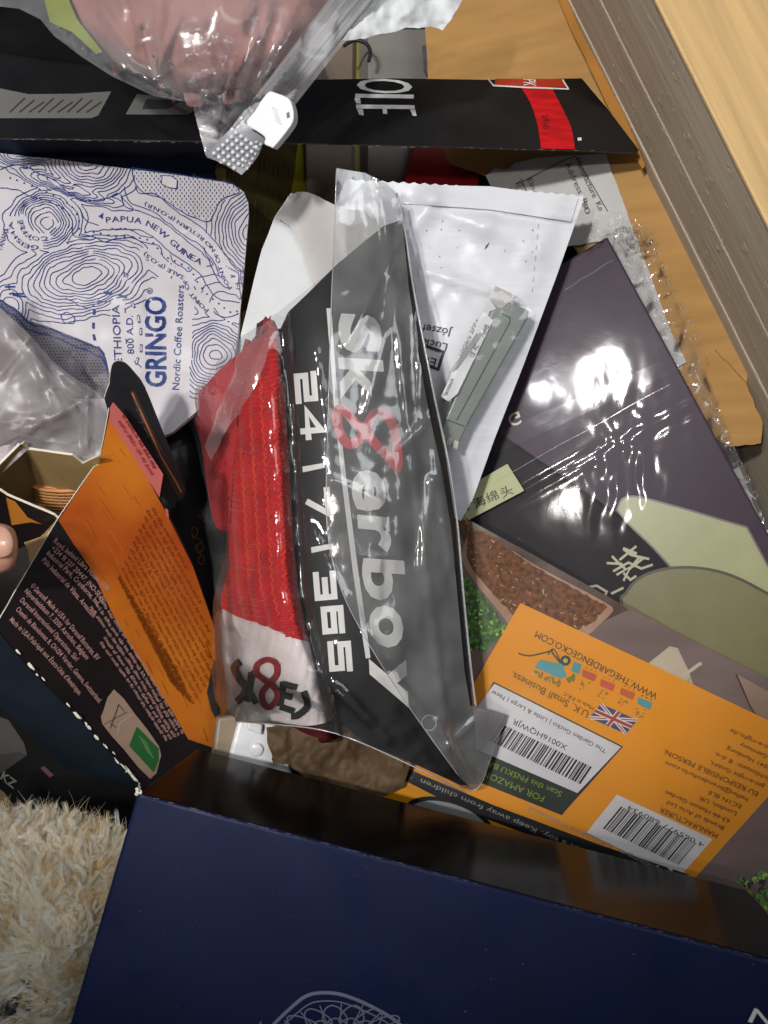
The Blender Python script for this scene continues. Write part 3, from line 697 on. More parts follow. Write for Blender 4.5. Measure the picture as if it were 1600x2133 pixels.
tag(mk_s, 'frosted grey strip of film tucked between purple box and crate wall', 'strip')
# pale green sticker
zstk = lift(zpu, .0062)
st = thing('green_sticker', 'pale green sticker strip with handwritten Chinese characters on the purple box', 'sticker', P(1030, 1020, -.05))
sheet('sticker_paper', [(930, 1040), (1057, 966), (1092, 1022), (960, 1092), (930, 1100)], zstk, mat('pale_green_paper', srgb('#b4b78a'), .5, .3, .04, 60), st, None, .0002)
pr = Print(st, zstk, .0003)
for s, o in (('头', (1054, 1036)), ('绵', (1024, 1047)), ('海', (998, 1058)), ('个', (972, 1066))):
    pr.text(s, (o[0]-6, o[1]+2), (23, -10), (-9, -20), BLACK, 0, True)
pr.line([(962, 1062), (968, 1074)], 2.4, BLACK, 'printed_character')
pr.build()

# ================================================================== WHITE MAILER AND TRANSCEIVER
zma = add(plane((720, 400, -.010), (1215, 410, -.004), (975, 1045, -.020)),
          add(lambda u, v: .0009*nz(u, v, 90, 3)+.0004*nz(u, v, 30, 5)-.002*sstep(1150, 1215, u+.35*(v-410)), creases([((840, 422), (1200, 470), 7, -.0014), ((898, 418), (830, 520), 22, .004), ((898, 418), (1010, 470), 26, .003), ((1010, 470), (1120, 520), 30, .002), ((890, 565), (1015, 606), 9, .0024), ((930, 560), (965, 610), 10, .0015), ((830, 700), (930, 590), 8, .001), ((1120, 470), (1105, 600), 4, -.0006)])))
M_mail = mat('white_poly_mailer', (.72, .73, .76), .36, .45, .03, 50, .22, 60, (1.0, 5, 1))
wm = thing('white_mailer', 'white plastic mailing bag with serrated top edge and printed recipient lines', 'mailer', P(1000, 650, -.04))
ser = []
for i in range(46):
    t = i/45; x, y = 720+495*t, 372+34*t+6*math.sin(t*3.1)*-.5; ser.append((x, y+(0 if i % 2 else 4)))
mail = ser+[(1214, 420), (1196, 472), (1160, 574), (1090, 762), (1030, 915), (985, 1040), (960, 1085), (780, 1000), (650, 800), (640, 560)]
sheet('mailer_film', mail, zma, M_mail, wm, 9, .0006)
sheet('top_hem', [(836, 384), (1020, 388), (1205, 412), (1190, 462), (1020, 436), (838, 424)], lift(zma, .0012), M_mail, wm, 12, .0006)
pr = Print(wm, zma, .0004, 24); PK = ink('ink_label_black', (.03, .03, .032), .5)
pr.text('József K', (943, 686), (-84, -16), (-4, 16), PK); pr.text('Lucky,', (933, 716), (-66, -16), (-4, 15), PK)
pr.line([(924, 733), (913, 769), (862, 752), (874, 716)], 6, PK, 'stamp_box', True); pr.text('EC', (910, 748), (-32, -11), (-5, 17), PK)
for i in range(14): 
    x, y = random.uniform(880, 1120), random.uniform(450, 560); pr.line([(x, y), (x+random.uniform(-3, 3), y+random.uniform(1, 4))], 1.2, GREY, 'speck')
pr.poly([(1012, 512), (1020, 504), (1016, 514), (1009, 520)], GREY, 'speck')
for i in range(7): pr.line([(1122-i*2, 466+i*22), (1121-i*2, 476+i*22)], 2, ink('ink_seam_grey', (.45, .45, .5)) if i == 0 else bpy.data.materials['ink_seam_grey'], 'seam_dash')
pr.build()
ps = add(plane((510, 700, -.022), (640, 410, -.012), (760, 560, -.006)), lambda u, v: .0012*nz(u, v, 70, 4))
wp = thing('paper_envelope', 'white paper envelope with a curled torn flap under the sock bag', 'envelope', P(620, 560, -.05))
sheet('front_sheet', rough_poly([(494, 730), (520, 620), (545, 520), (572, 452), (606, 402), (640, 412), (760, 520), (740, 700), (600, 800), (480, 790)], 30, 1.5, 3), ps, M_paper, wp, 12, .0008)
zcu = lambda u, v: ps(u, v)+.003+.012*sstep(0, 90, segd(u, v, (600, 420), (655, 590)))*(1-.6*sstep(700, 780, u))
sheet('torn_flap', rough_poly([(592, 424), (600, 408), (618, 400), (640, 400), (664, 410), (690, 424), (720, 434), (760, 440), (790, 470), (780, 560), (720, 620), (652, 592), (630, 520), (600, 462), (575, 452)], 9, 2, 6), zcu, mat('kraft_white_inside', (.60, .58, .56), .6, .3, .05, 40, .1, 200), wp, 8, .0006)

ztr = plane((1062, 629, .0075), (1103, 647, .0060), (925, 925, .000))
M_met = mat('grey_green_metal', srgb('#8b918b'), .42, .5, .05, 80, .1, 400, metal=.35)
tr = thing('transceiver', 'grey green metal optical transceiver in a clear sleeve on the white mailer', 'transceiver', P(1010, 780, -.012))
sheet('housing', [(1026, 645), (1050, 640), (1061, 629), (1103, 647), (1100, 661), (1040, 768), (975, 883), (952, 934), (914, 914), (929, 872)], ztr, M_met, tr, None, .008, .0008, False)
zlb = plane((1007, 648, .0062), (1028, 667, .0085), (919, 825, .0035))
sheet('paper_label', [(1007, 648), (1027, 667), (953, 820), (934, 836), (918, 826)], zlb, mat('label_white', (.68, .68, .69), .5), tr, None, .0006)
pr = Print(tr, ztr, .0004); DM = ink('ink_dark_metal', (.06, .065, .06))
pr.line([(1044, 652), (1063, 662), (1062, 672), (951, 876)], 1.8, DM, 'panel_gap'); pr.line([(928, 873), (968, 888)], 1.8, DM, 'panel_gap'); pr.line([(1100, 660), (974, 882)], 1.5, DM, 'panel_gap')
for k in range(3):
    x, y = 916+k*13.5, 918+k*6
    pr.poly([(x+4, y-14), (x+13, y-10), (x+9, y+6), (x, y+2)], ink('ink_contact', (.62, .60, .52)) if k == 0 else bpy.data.materials['ink_contact'], 'contact_pad')
pr.build()
pr = Print(tr, zlb, .0008)
pr.text('RoHS', (1007, 702), (12, -23), (-8, -5), PK); pr.text('CE  FC', (985, 746), (13, -26), (-8, -5), PK); pr.text('10Gb/s SFP+', (962, 742), (36, -76), (-6, -4), PK)
for i in range(3): pr.line([(950-i*7, 770+i*4), (990-i*7+18, 690+i*2)], 2, ink('ink_fine_grey', (.3, .3, .32)) if i == 0 else bpy.data.materials['ink_fine_grey'], 'text_row')
pr.text('lantech', (930, 824), (16, -34), (-7, -4), PK)
pr.build()
F_sl = film('sleeve_film', .04, .08, 2.0, (.99, .99, .99), bump=.03, bs=60)
zsl = lambda u, v: ztr(u, v)+.003+.0002*nz(u, v, 24, 3)
sheet('clear_sleeve', [(1019, 618), (1033, 595), (1076, 615), (1062, 640), (1112, 650), (1108, 668), (1010, 860), (975, 935), (950, 1010), (905, 990), (900, 900), (1000, 660)], zsl, F_sl, tr, 5)
zcl = plane((1019, 618, .004), (1076, 615, .004), (1043, 648, .0055))
sheet('sleeve_end', [(1019, 618), (1033, 596), (1076, 616), (1062, 630), (1046, 650), (1028, 632)], zcl, mat('frosted_clear', (.50, .47, .45), .3), tr, None, .0012)

# ================================================================== GARDEN POUCH
zga = add(plane((950, 1080, -.025), (1600, 1425, .001), (800, 1640, -.024)), lambda u, v: .0016*nz(u, v, 170, 3)+.0002*nz(u, v, 70, 5))
M_plank = mat('printed_plank', srgb('#6f5d58'), .5, .3, .16, 14, 0, 0, (1, 5, 1))
gp = thing('garden_pouch', 'clear pouch printed with a soil scoop and moss carrying a bright orange barcode panel', 'pouch', P(1200, 1500, -.06))
gpoly = [(560, 1500), (700, 1480), (900, 1400), (940, 1090), (948, 1062), (975, 1082), (1100, 1150), (1290, 1256), (1450, 1340), (1620, 1424), (1680, 1460), (1700, 1960), (1500, 1960), (1200, 1860), (800, 1720), (610, 1640)]
sheet('pouch_front', gpoly, zga, M_plank, gp, 26, .004)
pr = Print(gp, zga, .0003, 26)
M_soil = mat('printed_soil', srgb('#6b4428'), .5, .2, .6, 420, 0, 0, None, vd=8)
M_scoop = mat('printed_scoop_rim', srgb('#a07c62'), .35, .4, .15, 60)
M_moss = mat('printed_moss', srgb('#3a5e1c'), .4, .4, .8, 260, 0, 0, None, vd=6)
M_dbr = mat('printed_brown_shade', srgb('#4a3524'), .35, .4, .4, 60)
pr.poly([(930, 1050), (975, 1082), (1100, 1150), (1290, 1256), (1310, 1270), (1200, 1320), (1090, 1290), (990, 1180)], M_dbr, 'brown_print_and_shade')
sc_out = smooth_poly([(944, 1068), (962, 1090), (974, 1110), (962, 1150), (966, 1178), (990, 1214), (1020, 1250), (1052, 1290), (1075, 1320), (1150, 1350), (1215, 1330), (1250, 1300), (1278, 1272), (1262, 1256), (1200, 1222), (1120, 1180), (1060, 1142), (1020, 1118), (1000, 1112), (985, 1100), (968, 1078)], 2)
pr.poly(sc_out, M_scoop, 'printed_scoop', 1)
so = [(946, 1075), (970, 1105), (974, 1128), (972, 1160), (990, 1195), (1030, 1240), (1070, 1282), (1120, 1310), (1200, 1316), (1240, 1292), (1266, 1264), (1200, 1228), (1110, 1178), (1040, 1128), (1010, 1108), (990, 1104), (966, 1082)]
pr.poly(rough_poly(so, 8, 4, 3), M_soil, 'printed_soil', 2)
for i in range(420):
    x, y = random.uniform(950, 1270), random.uniform(1080, 1320)
    if not inside((x, y), so): continue
    a = random.uniform(0, 6.28); l = random.uniform(.8, 4.5)
    pr.line([(x-l*math.cos(a), y-l*math.sin(a)), (x+l*math.cos(a), y+l*math.sin(a))], random.uniform(.8, 2.2), (ink('ink_straw', srgb('#c8a184')), M_dbr, ink('ink_rust', srgb('#9a4a24')))[i % 3], 'soil_fleck', layer=3)
ms = [(940, 1150), (956, 1166), (966, 1200), (1000, 1232), (1050, 1300), (1052, 1318), (1020, 1330), (1000, 1340), (1010, 1356), (975, 1350), (960, 1330), (930, 1340)]
pr.poly(rough_poly(ms, 7, 6, 5), M_moss, 'printed_moss', 1)
LGm = [ink('ink_moss_%s' % n, srgb(h)) for n, h in (('light', '#93c04c'), ('mid', '#5f9432'), ('dark', '#1b2c10'))]
def fronds(cx, n, poly, s=1):
    for i in range(n):
        x, y = random.uniform(*cx[0]), random.uniform(*cx[1])
        if not inside((x, y), poly): continue
        a = random.uniform(0, 6.28); m = LGm[random.choice((0, 1, 1, 2))]
        for k in range(3):
            l = random.uniform(3, 8)*s; b = a+(k-1)*.6
            pr.line([(x, y), (x+l*.6*math.cos(b), y+l*.6*math.sin(b)), (x+l*math.cos(b+.3), y+l*math.sin(b+.3))], random.uniform(1.2, 2.6)*s, m, 'moss_frond', layer=2+k)
fronds(((935, 1060), (1150, 1360)), 330, ms)
cup = [(1338, 1392), (1395, 1346), (1412, 1350), (1436, 1400), (1448, 1440), (1440, 1450), (1380, 1420)]
pr.poly(cup, mat('printed_cup', srgb('#b3a58f'), .35, .4, .1, 60), 'printed_cup', 1); pr.line([(1420, 1408), (1440, 1396), (1456, 1384), (1462, 1382)], 7, ink('ink_bone', srgb('#b8ac98')), 'cup_handle', layer=2)
for i in range(60): x, y = random.gauss(1418, 18), random.gauss(1424, 8); pr.line([(x, y), (x+random.uniform(-4, 4), y+random.uniform(-3, 3))], 1.6, bpy.data.materials['ink_straw'] if i % 2 else M_soil, 'seed_fleck', layer=3)
pr.poly([(1534, 1404), (1600, 1440), (1690, 1470), (1690, 1560), (1592, 1520), (1555, 1460)], mat('printed_plank_light', srgb('#8d7464'), .35, .4, .2, 20, 0, 0, (1, 6, 1)), 'printed_plank'); pr.line([(1534, 1404), (1560, 1465), (1592, 1520)], 3, M_dbr, 'plank_gap')
pr.poly([(560, 1490), (700, 1478), (860, 1440), (900, 1500), (850, 1600), (800, 1640), (790, 1716), (610, 1636)], ink('umber_cast_shade', srgb('#3b2d22'), .5), 'brown_print_and_shade')  # shade cast by sock bag and blue box, painted on as dark brown
fr = [(1540, 1830), (1640, 1800), (1700, 1960), (1600, 1960), (1560, 1870)]; fronds(((1530, 1690), (1790, 1950)), 160, fr, 2.2)
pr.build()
# orange panel
OR = mat('orange_print', srgb('#d98d14'), .45, .3, .05, 20)
OR2 = mat('amber_print', srgb('#cf8a06'), .45, .3, .05, 20)
zor = lift(zga, .0014)
op = [(1084, 1256), (1340, 1372), (1680, 1535), (1440, 1838), (1120, 1716), (840, 1606), (792, 1655), (900, 1720), (640, 1660), (850, 1600), (960, 1490), (975, 1440)]
op = [(1084, 1256), (1340, 1376), (1700, 1548), (1440, 1838), (1290, 1790), (820, 1625), (960, 1470)]
sheet('orange_panel', op, zor, OR, gp, 26, .0003)
sheet('orange_corner', [(842, 1610), (1180, 1740), (1180, 1790), (760, 1655), (790, 1640)], lift(zga, .0010), OR2, gp, 26, .0003)
pr = Print(gp, zor, .0004, 26)
LW = ink('ink_label_grey', (.56, .55, .56)); BK = BLACK; LIME = ink('ink_lime', srgb('#6f8f1c')); BR = ink('ink_brown_text', srgb('#5d3a08'))
pr.text('WWW.THEGARDENGECKO.COM', (1371, 1445), (-252, -131), (-6, 12.5), ink('ink_dark_green', (.03, .045, .02)))
pr.text('U.K. Small Business.', (1228, 1482), (-160, -84), (-6, 14), ink('ink_olive_text', (.10, .07, .01)))
pr.text('Made in P.R.C', (1238, 1473), (-62, -32), (-3.5, 7), bpy.data.materials['ink_olive_text'])
# white label with bar code
lb = [(1030, 1424), (1294, 1556), (1200, 1700), (1168, 1697), (960, 1590)]
lb = [(1030, 1424), (1294, 1556), (1203, 1652), (945, 1540)]
pr.poly([(1028, 1420), (1298, 1555), (1170, 1698), (930, 1602)], BK, 'label_border', 0); pr.poly(lb, LW, 'white_label', 1)
pr.poly([(1203, 1652), (945, 1540), (925, 1600), (1172, 1697)], ink('ink_black_green', (.012, .018, .010)), 'black_label', 1)
pr.text('The Garden Gecko | Little & Large | New', (1264, 1561), (-238, -124), (-4, 8.5), BK); pr.text('X0016HQWJR', (1183, 1553), (-112, -56), (-5, 10.5), BK)
pr.text('Scan this FNSKU BARCODE', (1172, 1650), (-215, -92), (-5, 11), LIME); pr.text('FOR AMAZON USE', (1135, 1659), (-165, -71), (-5, 12), LIME)
def bars(o, ex, ey, n, m, seed=1):
    rr = random.Random(seed); x = 0
    while x < 1:
        wd = rr.choice((.007, .007, .014, .021)); gap = rr.choice((.007, .012, .018))
        pr.poly([quadxy(o, ex, ey, p) for p in ((x, 0), (min(1, x+wd), 0), (min(1, x+wd), 1), (x, 1))], m, 'bar_code', 3); x += wd+gap
bars((1044, 1507), (192, 92), (-24, 36), 60, BK, 4)
# second label
pr.poly([(1285, 1655), (1485, 1748), (1415, 1828), (1222, 1734)], ink('ink_label_warm', (.58, .57, .56)), 'white_label', 1)
bars((1294, 1680), (158, 76), (-38, 46), 60, BK, 9)
pr.text('4 065977 680934', (1468, 1757), (-158, -80), (-4, 9), BK)
for s, o, ex, e in (('MANUFACTURER', (1497, 1737), (-120, -56), 10), ('Brands of Arlo Ltd', (1510, 1722), (-118, -54), 8), ('63-66 Hatton Garden', (1522, 1708), (-134, -62), 8), ('London, UK', (1536, 1692), (-78, -34), 8), ('EC1N 8LE', (1546, 1677), (-68, -31), 8), ('hello@brandsofarlo.com', (1560, 1663), (-172, -78), 8), ('EU RESPONSIBLE PERSON:', (1581, 1650), (-196, -90), 10), ('get-e-right GmbH,', (1594, 1636), (-112, -52), 8), ('Schlossstr. 8 d-e,', (1606, 1620), (-116, -54), 8), ('22041 Hamburg', (1616, 1601), (-100, -46), 8), ('Germany', (1600, 1573), (-56, -26), 8), ('get-e-right.de', (1616, 1560), (-92, -42), 8)):
    pr.text(s, o, ex, (-4, e), BR)
# flag
fo, fx, fy = (1252, 1466), (76, 34), (-24, 29)
q = lambda *p: [quadxy(fo, fx, fy, a) for a in p]
FB, FW, FR = ink('ink_flag_blue', srgb('#39406e')), ink('ink_flag_white', srgb('#cfc6bd')), ink('ink_flag_red', srgb('#9c3a2a'))
pr.poly(q((0, 0), (1, 0), (1, 1), (0, 1)), FB, 'flag', 1)
for a, b in (((0, 0), (1, 1)), ((1, 0), (0, 1))): pr.line(q(a, b), 7, FW, 'flag', layer=2); pr.line(q(a, b), 2.2, FR, 'flag', layer=3)
for a, b in (((0, .5), (1, .5)), ((.5, 0), (.5, 1))): pr.line(q(a, b), 11, FW, 'flag', layer=4); pr.line(q(a, b), 6.5, FR, 'flag', layer=5)
# row of small garden drawings
TE, GR, RU, PI = ink('ink_teal', srgb('#4a8f94')), ink('ink_leaf', srgb('#5c7420')), ink('ink_terracotta', srgb('#b4572c')), ink('ink_pink', srgb('#c0503c'))
DG2 = ink('ink_bottle_green', (.03, .05, .03))
pr.poly([(1126, 1374), (1172, 1384), (1180, 1408), (1168, 1414), (1114, 1390)], TE, 'wheelbarrow', 1)
pr.line(smooth_poly([(1080, 1361), (1100, 1366), (1124, 1362), (1146, 1356), (1152, 1352), (1150, 1358), (1168, 1382)], 4, False), 3, DG2, 'wheelbarrow', layer=2); pr.line(smooth_poly([(1142, 1364), (1150, 1352), (1158, 1358), (1168, 1380)], 3, False), 2.4, DG2, 'wheelbarrow', layer=2)
pr.poly([(1178+11*math.cos(t*.524), 1376+11*math.sin(t*.524)) for t in range(12)], DG2, 'wheelbarrow', 3); pr.poly([(1178+5*math.cos(t*.524), 1376+5*math.sin(t*.524)) for t in range(12)], ink('ink_straw_yellow', srgb('#b5a044')), 'wheelbarrow', 4)
for i in range(40): x, y = random.uniform(1112, 1168), 0; y = 1392+(x-1112)*.42+random.uniform(0, 14); pr.line([(x, y), (x+random.uniform(-3, 3), y+5)], 2.2, GR if i % 5 else RU, 'printed_grass', layer=2)
pr.poly([(1196, 1378), (1212, 1384), (1206, 1404), (1190, 1398)], TE, 'printed_pot', 1); pr.line([(1196, 1404), (1186, 1420), (1182, 1414), (1196, 1408), (1194, 1420)], 4, GR, 'printed_leaf', layer=2)
for k, (x, y, c) in enumerate(((1228, 1400, RU), (1266, 1420, PI), (1308, 1438, RU), (1344, 1458, TE))):
    pr.poly([(x-14, y-6), (x+16, y+6), (x+10, y+20), (x-16, y+8)], c, 'printed_pot', 1)
    for i in range(9): a = random.uniform(0, 6.28); px_, py_ = x-8+random.uniform(-12, 12), y+22+random.uniform(-4, 14); pr.line([(px_, py_), (px_+4*math.cos(a), py_+4*math.sin(a))], 2.2, GR if i % 3 else c, 'printed_leaf', layer=2)
    for i in range(3): pr.poly([(x-6+i*9+2*math.cos(t), y-9+i*4+2*math.sin(t)) for t in (0, 1.5, 3, 4.5)], DG2 if c is TE else c, 'printed_pot', 2)
# black warning stripe
BS = ink('ink_black_stripe', (.012, .013, .014), .3)
pr.poly([(846, 1600), (1030, 1678), (1250, 1760), (1436, 1822), (1400, 1838), (1180, 1770), (950, 1680), (835, 1622)], BS, 'warning_stripe', 1)
GT = ink('ink_stripe_text', (.28, .28, .27))
pr.text('choking or suffocation if misused.', (1372, 1806), (-272, -128), (-4, 9), GT); pr.text('This is not a toy. Keep away from children', (1290, 1800), (-412, -178), (-4, 9), GT)
pr.build()
pr = Print(gp, lift(zga, .0012), .0004, 26)
el = [quadxy((935, 1712), (92, 30), (-16, 44), (math.cos(t*math.pi/16), math.sin(t*math.pi/16))) for t in range(32)]
pr.poly(el, BS, 'black_oval', 2); pr.poly([quadxy((935, 1712), (80, 26), (-13, 36), (math.cos(t*math.pi/16), math.sin(t*math.pi/16))) for t in range(32)], ink('ink_oval_grey', (.085, .09, .088)), 'grey_oval', 3)
pr.poly([quadxy((935, 1712), (80, 26), (-13, 36), (math.cos(t*math.pi/16), math.sin(t*math.pi/16))) for t in range(-16, 1)], ink('ink_oval_light', (.24, .26, .25)), 'grey_oval', 4)
pr.build()
sheet('clear_front', [(946, 1060), (975, 1080), (1100, 1148), (1290, 1252), (1450, 1336), (1620, 1420), (1700, 1900), (1440, 1840), (830, 1640), (950, 1400)], add(lift(zga, .0040), add(lambda u, v: .0003*nz(u, v, 90, 7), creases([((1030, 1346), (1130, 1430), 7, .0010), ((1000, 1090), (1300, 1262), 16, .0012)]))), F_gar, gp, 9)

# amber wrapper + white tray under the sock bag
zaw = lambda u, v: -.014+.007*nz(u, v, 60, 2)+.005*abs(nz(u, v, 36, 6))-.003*abs(nz(u, v, 18, 7))
aw = sheet('amber_wrapper', rough_poly([(556, 1516), (640, 1500), (760, 1520), (860, 1580), (840, 1640), (790, 1665), (700, 1640), (640, 1625), (600, 1590), (572, 1592), (556, 1545)], 10, 3, 2), zaw, mat('amber_paper', srgb('#5d4a36'), .6, .2, .3, 40, .1, 200), None, 6, .001)
tag(aw, 'crumpled dim brown paper wrapper under the foot of the sock bag', 'wrapper')
ty = thing('white_tray', 'white moulded plastic tray between the battery carton and the amber wrapper', 'tray', P(530, 1560, -.06))
zty = plane((470, 1500, -.02), (600, 1520, -.028), (520, 1640, -.02))
M_tray = mat('white_plastic', (.82, .83, .83), .3, .5, .03, 40)
box('tray_body', [(500, 1490), (572, 1500), (612, 1620), (470, 1600)], zty, .012, M_tray, ty, .002)
box('tray_side', [(452, 1495), (504, 1488), (476, 1600), (440, 1600)], lift(zty, -.003), .012, mat('tray_side_beige', srgb('#8a7a66'), .4), ty, .002)
box('clip', [(517, 1500), (548, 1510), (545, 1532), (515, 1520)], lift(zty, .004), .004, M_tray, ty, .0012)
bm = bmesh.new(); bmesh.ops.create_uvsphere(bm, u_segments=20, v_segments=10, radius=.004, matrix=Matrix.Translation(P(532, 1562, zty(532, 1562)))@Matrix.Diagonal((1.1, 1, .35, 1))); mk('moulded_dome', bm, M_tray, ty, True)

# ================================================================== SOCK BAG
def cardu(v): return 582+.06*(v-690) if v < 1230 else 614.4+.24*(v-1230)
def zcard(u, v):
    du = u-(690+.045*(v-700))
    z = .027-(.021*(du/250)**2 if du > 0 else .008*(du/110)**2)
    return z-.012*sstep(720, 440, v)-.006*sstep(1380, 1600, v)
def zknit(u, v):
    x = max(0, cardu(v)-u)/165
    return .0270-.036*x*x-.005*math.exp(-(cardu(v)-u)/9)-.014*sstep(860, 640, v)-.010*sstep(1380, 1520, v)+.0016*nz(u, v, 60, 3)
def knitrib(u, v):
    x = cardu(v)-u
    r_ = v+2.5*math.sin(x/8)+5*nz(u, v, 50, 21)
    k_ = (r_ % 61)-30
    return .0015*abs(math.sin(math.pi*x/24.5))**.5+.0008*math.sin(2*math.pi*r_/11)-.0015*math.exp(-(k_/2.2)**2)*sstep(.1, .5, nz(u, v, 90, math.floor(r_/61))+.45)
M_knit = mat('red_knit', srgb('#b90f14'), .85, .15, .2, 90, .5, 900, sheen=.5)
M_redplain = mat('red_jersey', srgb('#bd0a14'), .8, .2, .08, 60, .3, 900, sheen=.5)
M_wknit = mat('white_knit', srgb('#e0d6d4'), .85, .2, .06, 90, .5, 900, sheen=.4)
M_stitch = mat('red_stitch', srgb('#e2452a'), .7, .2, .1, 200)
M_maroon = mat('maroon_knit', srgb('#4a1118'), .9, .2, .2, 200, .5, 700)
sk = thing('knitted_sock', 'rolled red ribbed sock with white lettered band inside the clear bag', 'sock', P(540, 1050, -.03))
sheet('ribbed_leg', [(474, 760), (520, 715), (558, 690), (584, 684), (596, 710), (606, 800), (616, 900), (628, 1050), (646, 1200), (664, 1330), (660, 1345), (610, 1332), (560, 1312), (500, 1292), (458, 1280), (460, 1240), (478, 1180), (472, 1100), (464, 1040), (454, 960), (446, 900), (456, 830)], add(zknit, knitrib), M_knit, sk, 3, .010)
sheet('folded_fabric', smooth_poly([(395, 846), (430, 800), (470, 758), (510, 735), (500, 800), (470, 870), (455, 960), (470, 1060), (478, 1100), (450, 1098), (434, 1030), (418, 920)], 3), add(lift(zknit, .0022), creases([((470, 770), (425, 880), 12, .0012), ((445, 860), (460, 1080), 9, .001)])), M_redplain, sk, 8, .008)
band = smooth_poly([(450, 1276), (500, 1288), (560, 1308), (612, 1330), (650, 1342), (672, 1400), (700, 1470), (690, 1500), (640, 1512), (560, 1506), (480, 1500), (456, 1470), (450, 1400)], 3)
sheet('white_band', band, add(lift(zknit, .0012), lambda u, v: .0011*abs(math.sin(math.pi*(u+.2*v)/21))**.6), M_wknit, sk, 5, .008)
sheet('maroon_toe', smooth_poly([(600, 1500), (660, 1478), (700, 1474), (730, 1500), (700, 1540), (640, 1530)], 3), lift(zknit, -.003), M_maroon, sk, 8, .006)
pr = Print(sk, add(lift(zknit, .0022), lambda u, v: .0006*abs(math.sin(math.pi*(u+.2*v)/21))), .0009, 6)
BG = ink('ink_knit_black', (.018, .022, .02), .8); RK = ink('ink_knit_red', srgb('#8e1f26'), .8)
pr.line(smooth_poly([(500, 1378), (488, 1392), (500, 1416), (512, 1434), (504, 1452), (492, 1462)], 4, False), 16, BG, 'knit_letter'); pr.line([(524, 1400), (516, 1462)], 14, BG, 'knit_letter'); pr.line([(530, 1398), (514, 1432), (534, 1466)], 12, BG, 'knit_letter', layer=2)
pr.line(smooth_poly([(556, 1374), (536, 1384), (534, 1402), (552, 1418), (574, 1436), (576, 1456), (560, 1474), (546, 1462), (546, 1442), (562, 1422), (576, 1404), (574, 1382)], 4, True), 12, RK, 'knit_letter', True, 4)
for a in ([(590, 1420), (582, 1472)], [(588, 1424), (618, 1432)], [(586, 1447), (608, 1453)], [(583, 1472), (612, 1482)]): pr.line(a, 13, BG, 'knit_letter', layer=2)
pr.line(smooth_poly([(632, 1440), (640, 1470), (620, 1490), (606, 1492)], 4, False), 14, BG, 'knit_letter')
pr.build()
for x0, amp, per, v0, v1 in ((5, 4, 9, 770, 1180), (19, 5, 15, 790, 1300), (46, 3, 17, 780, 1290), (70, 3, 18, 870, 1250), (94, 3, 18, 930, 1200)):
    bm = bmesh.new(); pts = []; v = v0; k = 0
    while v < v1:
        u = cardu(v)-x0+(amp if k % 2 else -amp)+random.uniform(-1, 1); z = zknit(u, v)+knitrib(u, v)+.0005; pts.append(P(u, v, z)); v += per/2*random.uniform(.85, 1.15); k += 1
    tube(bm, pts, .00055, 5); mk('stitch_line', bm, M_stitch, sk, True)

M_hdr = mat('black_header_card', (.014, .0135, .014), .5, .25, .2, 50, .05, 200)
hc = thing('header_card', 'black printed header card with white and red lettering inside the sock bag', 'card', P(780, 1000, -.01))
cardp = [(800, 470), (836, 458), (858, 560), (882, 700), (905, 830), (930, 960), (948, 1080), (962, 1240), (975, 1380), (988, 1500), (998, 1632), (960, 1636), (860, 1590), (760, 1548), (705, 1500), (672, 1420), (644, 1330), (624, 1230), (606, 1090), (594, 940), (586, 800), (582, 690), (600, 650), (640, 612), (700, 552), (760, 502)]
sheet('card_face', cardp, zcard, M_hdr, hc, 16, .0007)
pr = Print(hc, zcard, .0004, 14)
WC = ink('ink_card_white', (.78, .77, .74), .4); R8 = ink('ink_card_red', srgb('#cf1620'), .4)
def adv(ch, u0, u1, v0, v1, b=.035, sl=6): pr.text(ch, (u0, v0), ((u1-u0)*.07, v1-v0-sl), (u1-u0, sl), WC, b, True)
adv('s', 702, 792, 652, 738); adv('k', 704, 798, 744, 836); adv('e', 730, 802, 976, 1068); adv('r', 744, 812, 1072, 1152); adv('b', 752, 842, 1162, 1254); adv('o', 766, 838, 1258, 1352); adv('y', 768, 846, 1368, 1474)
e8 = [(380+x/2.581, 340+y/2.581) for x, y in ((1155, 1630), (1090, 1560), (1030, 1500), (985, 1440), (940, 1405), (890, 1350), (850, 1320), (830, 1350), (838, 1420), (870, 1490), (905, 1510), (945, 1490), (975, 1450), (1000, 1400), (1030, 1350), (1070, 1340), (1110, 1370), (1140, 1440), (1155, 1540))]
pr.line(smooth_poly(e8, 4, True), 20, R8, 'red_eight', True, 2)
pr.poly([(680, 642), (690, 642), (700, 780), (708, 880), (722, 1000), (745, 1180), (772, 1370), (762, 1372), (735, 1190), (713, 1010), (699, 880), (692, 790)], WC, 'white_rule')
STK = {'2': [[(0, .88), (.86, .88), (.86, .5), (.13, .5), (.13, .12), (1, .12)]], '4': [[(.72, 0), (.72, .92), (.10, .34), (1, .34)]], '7': [[(0, .88), (.88, .88), (.42, 0)]], '3': [[(0, .88), (.87, .88), (.87, .12), (0, .12)], [(.2, .5), (.86, .5)]], '6': [[(.98, .88), (.13, .88), (.13, .12), (.87, .12), (.87, .54), (.2, .54)]], '5': [[(1, .88), (.13, .88), (.13, .54), (.87, .54), (.87, .12), (0, .12)]]}
for chr_, u0, v0, ln, ht in (('2', 612, 776, 66, 46), ('4', 622, 850, 68, 48), ('7', 636, 1018, 62, 50), ('3', 652, 1192, 62, 46), ('6', 668, 1262, 62, 46), ('5', 682, 1336, 66, 48)):
    for i, stq in enumerate(STK[chr_]): pr.line([quadxy((u0, v0), (5, ln), (ht, -4), p) for p in stq], 12.5, WC, 'numeral', layer=i)
for u0, v0 in ((630, 972), (648, 1140)): pr.poly([(u0, v0), (u0+46, v0-8), (u0+47, v0+2), (u0+1, v0+12)], WC, 'printed_bar')
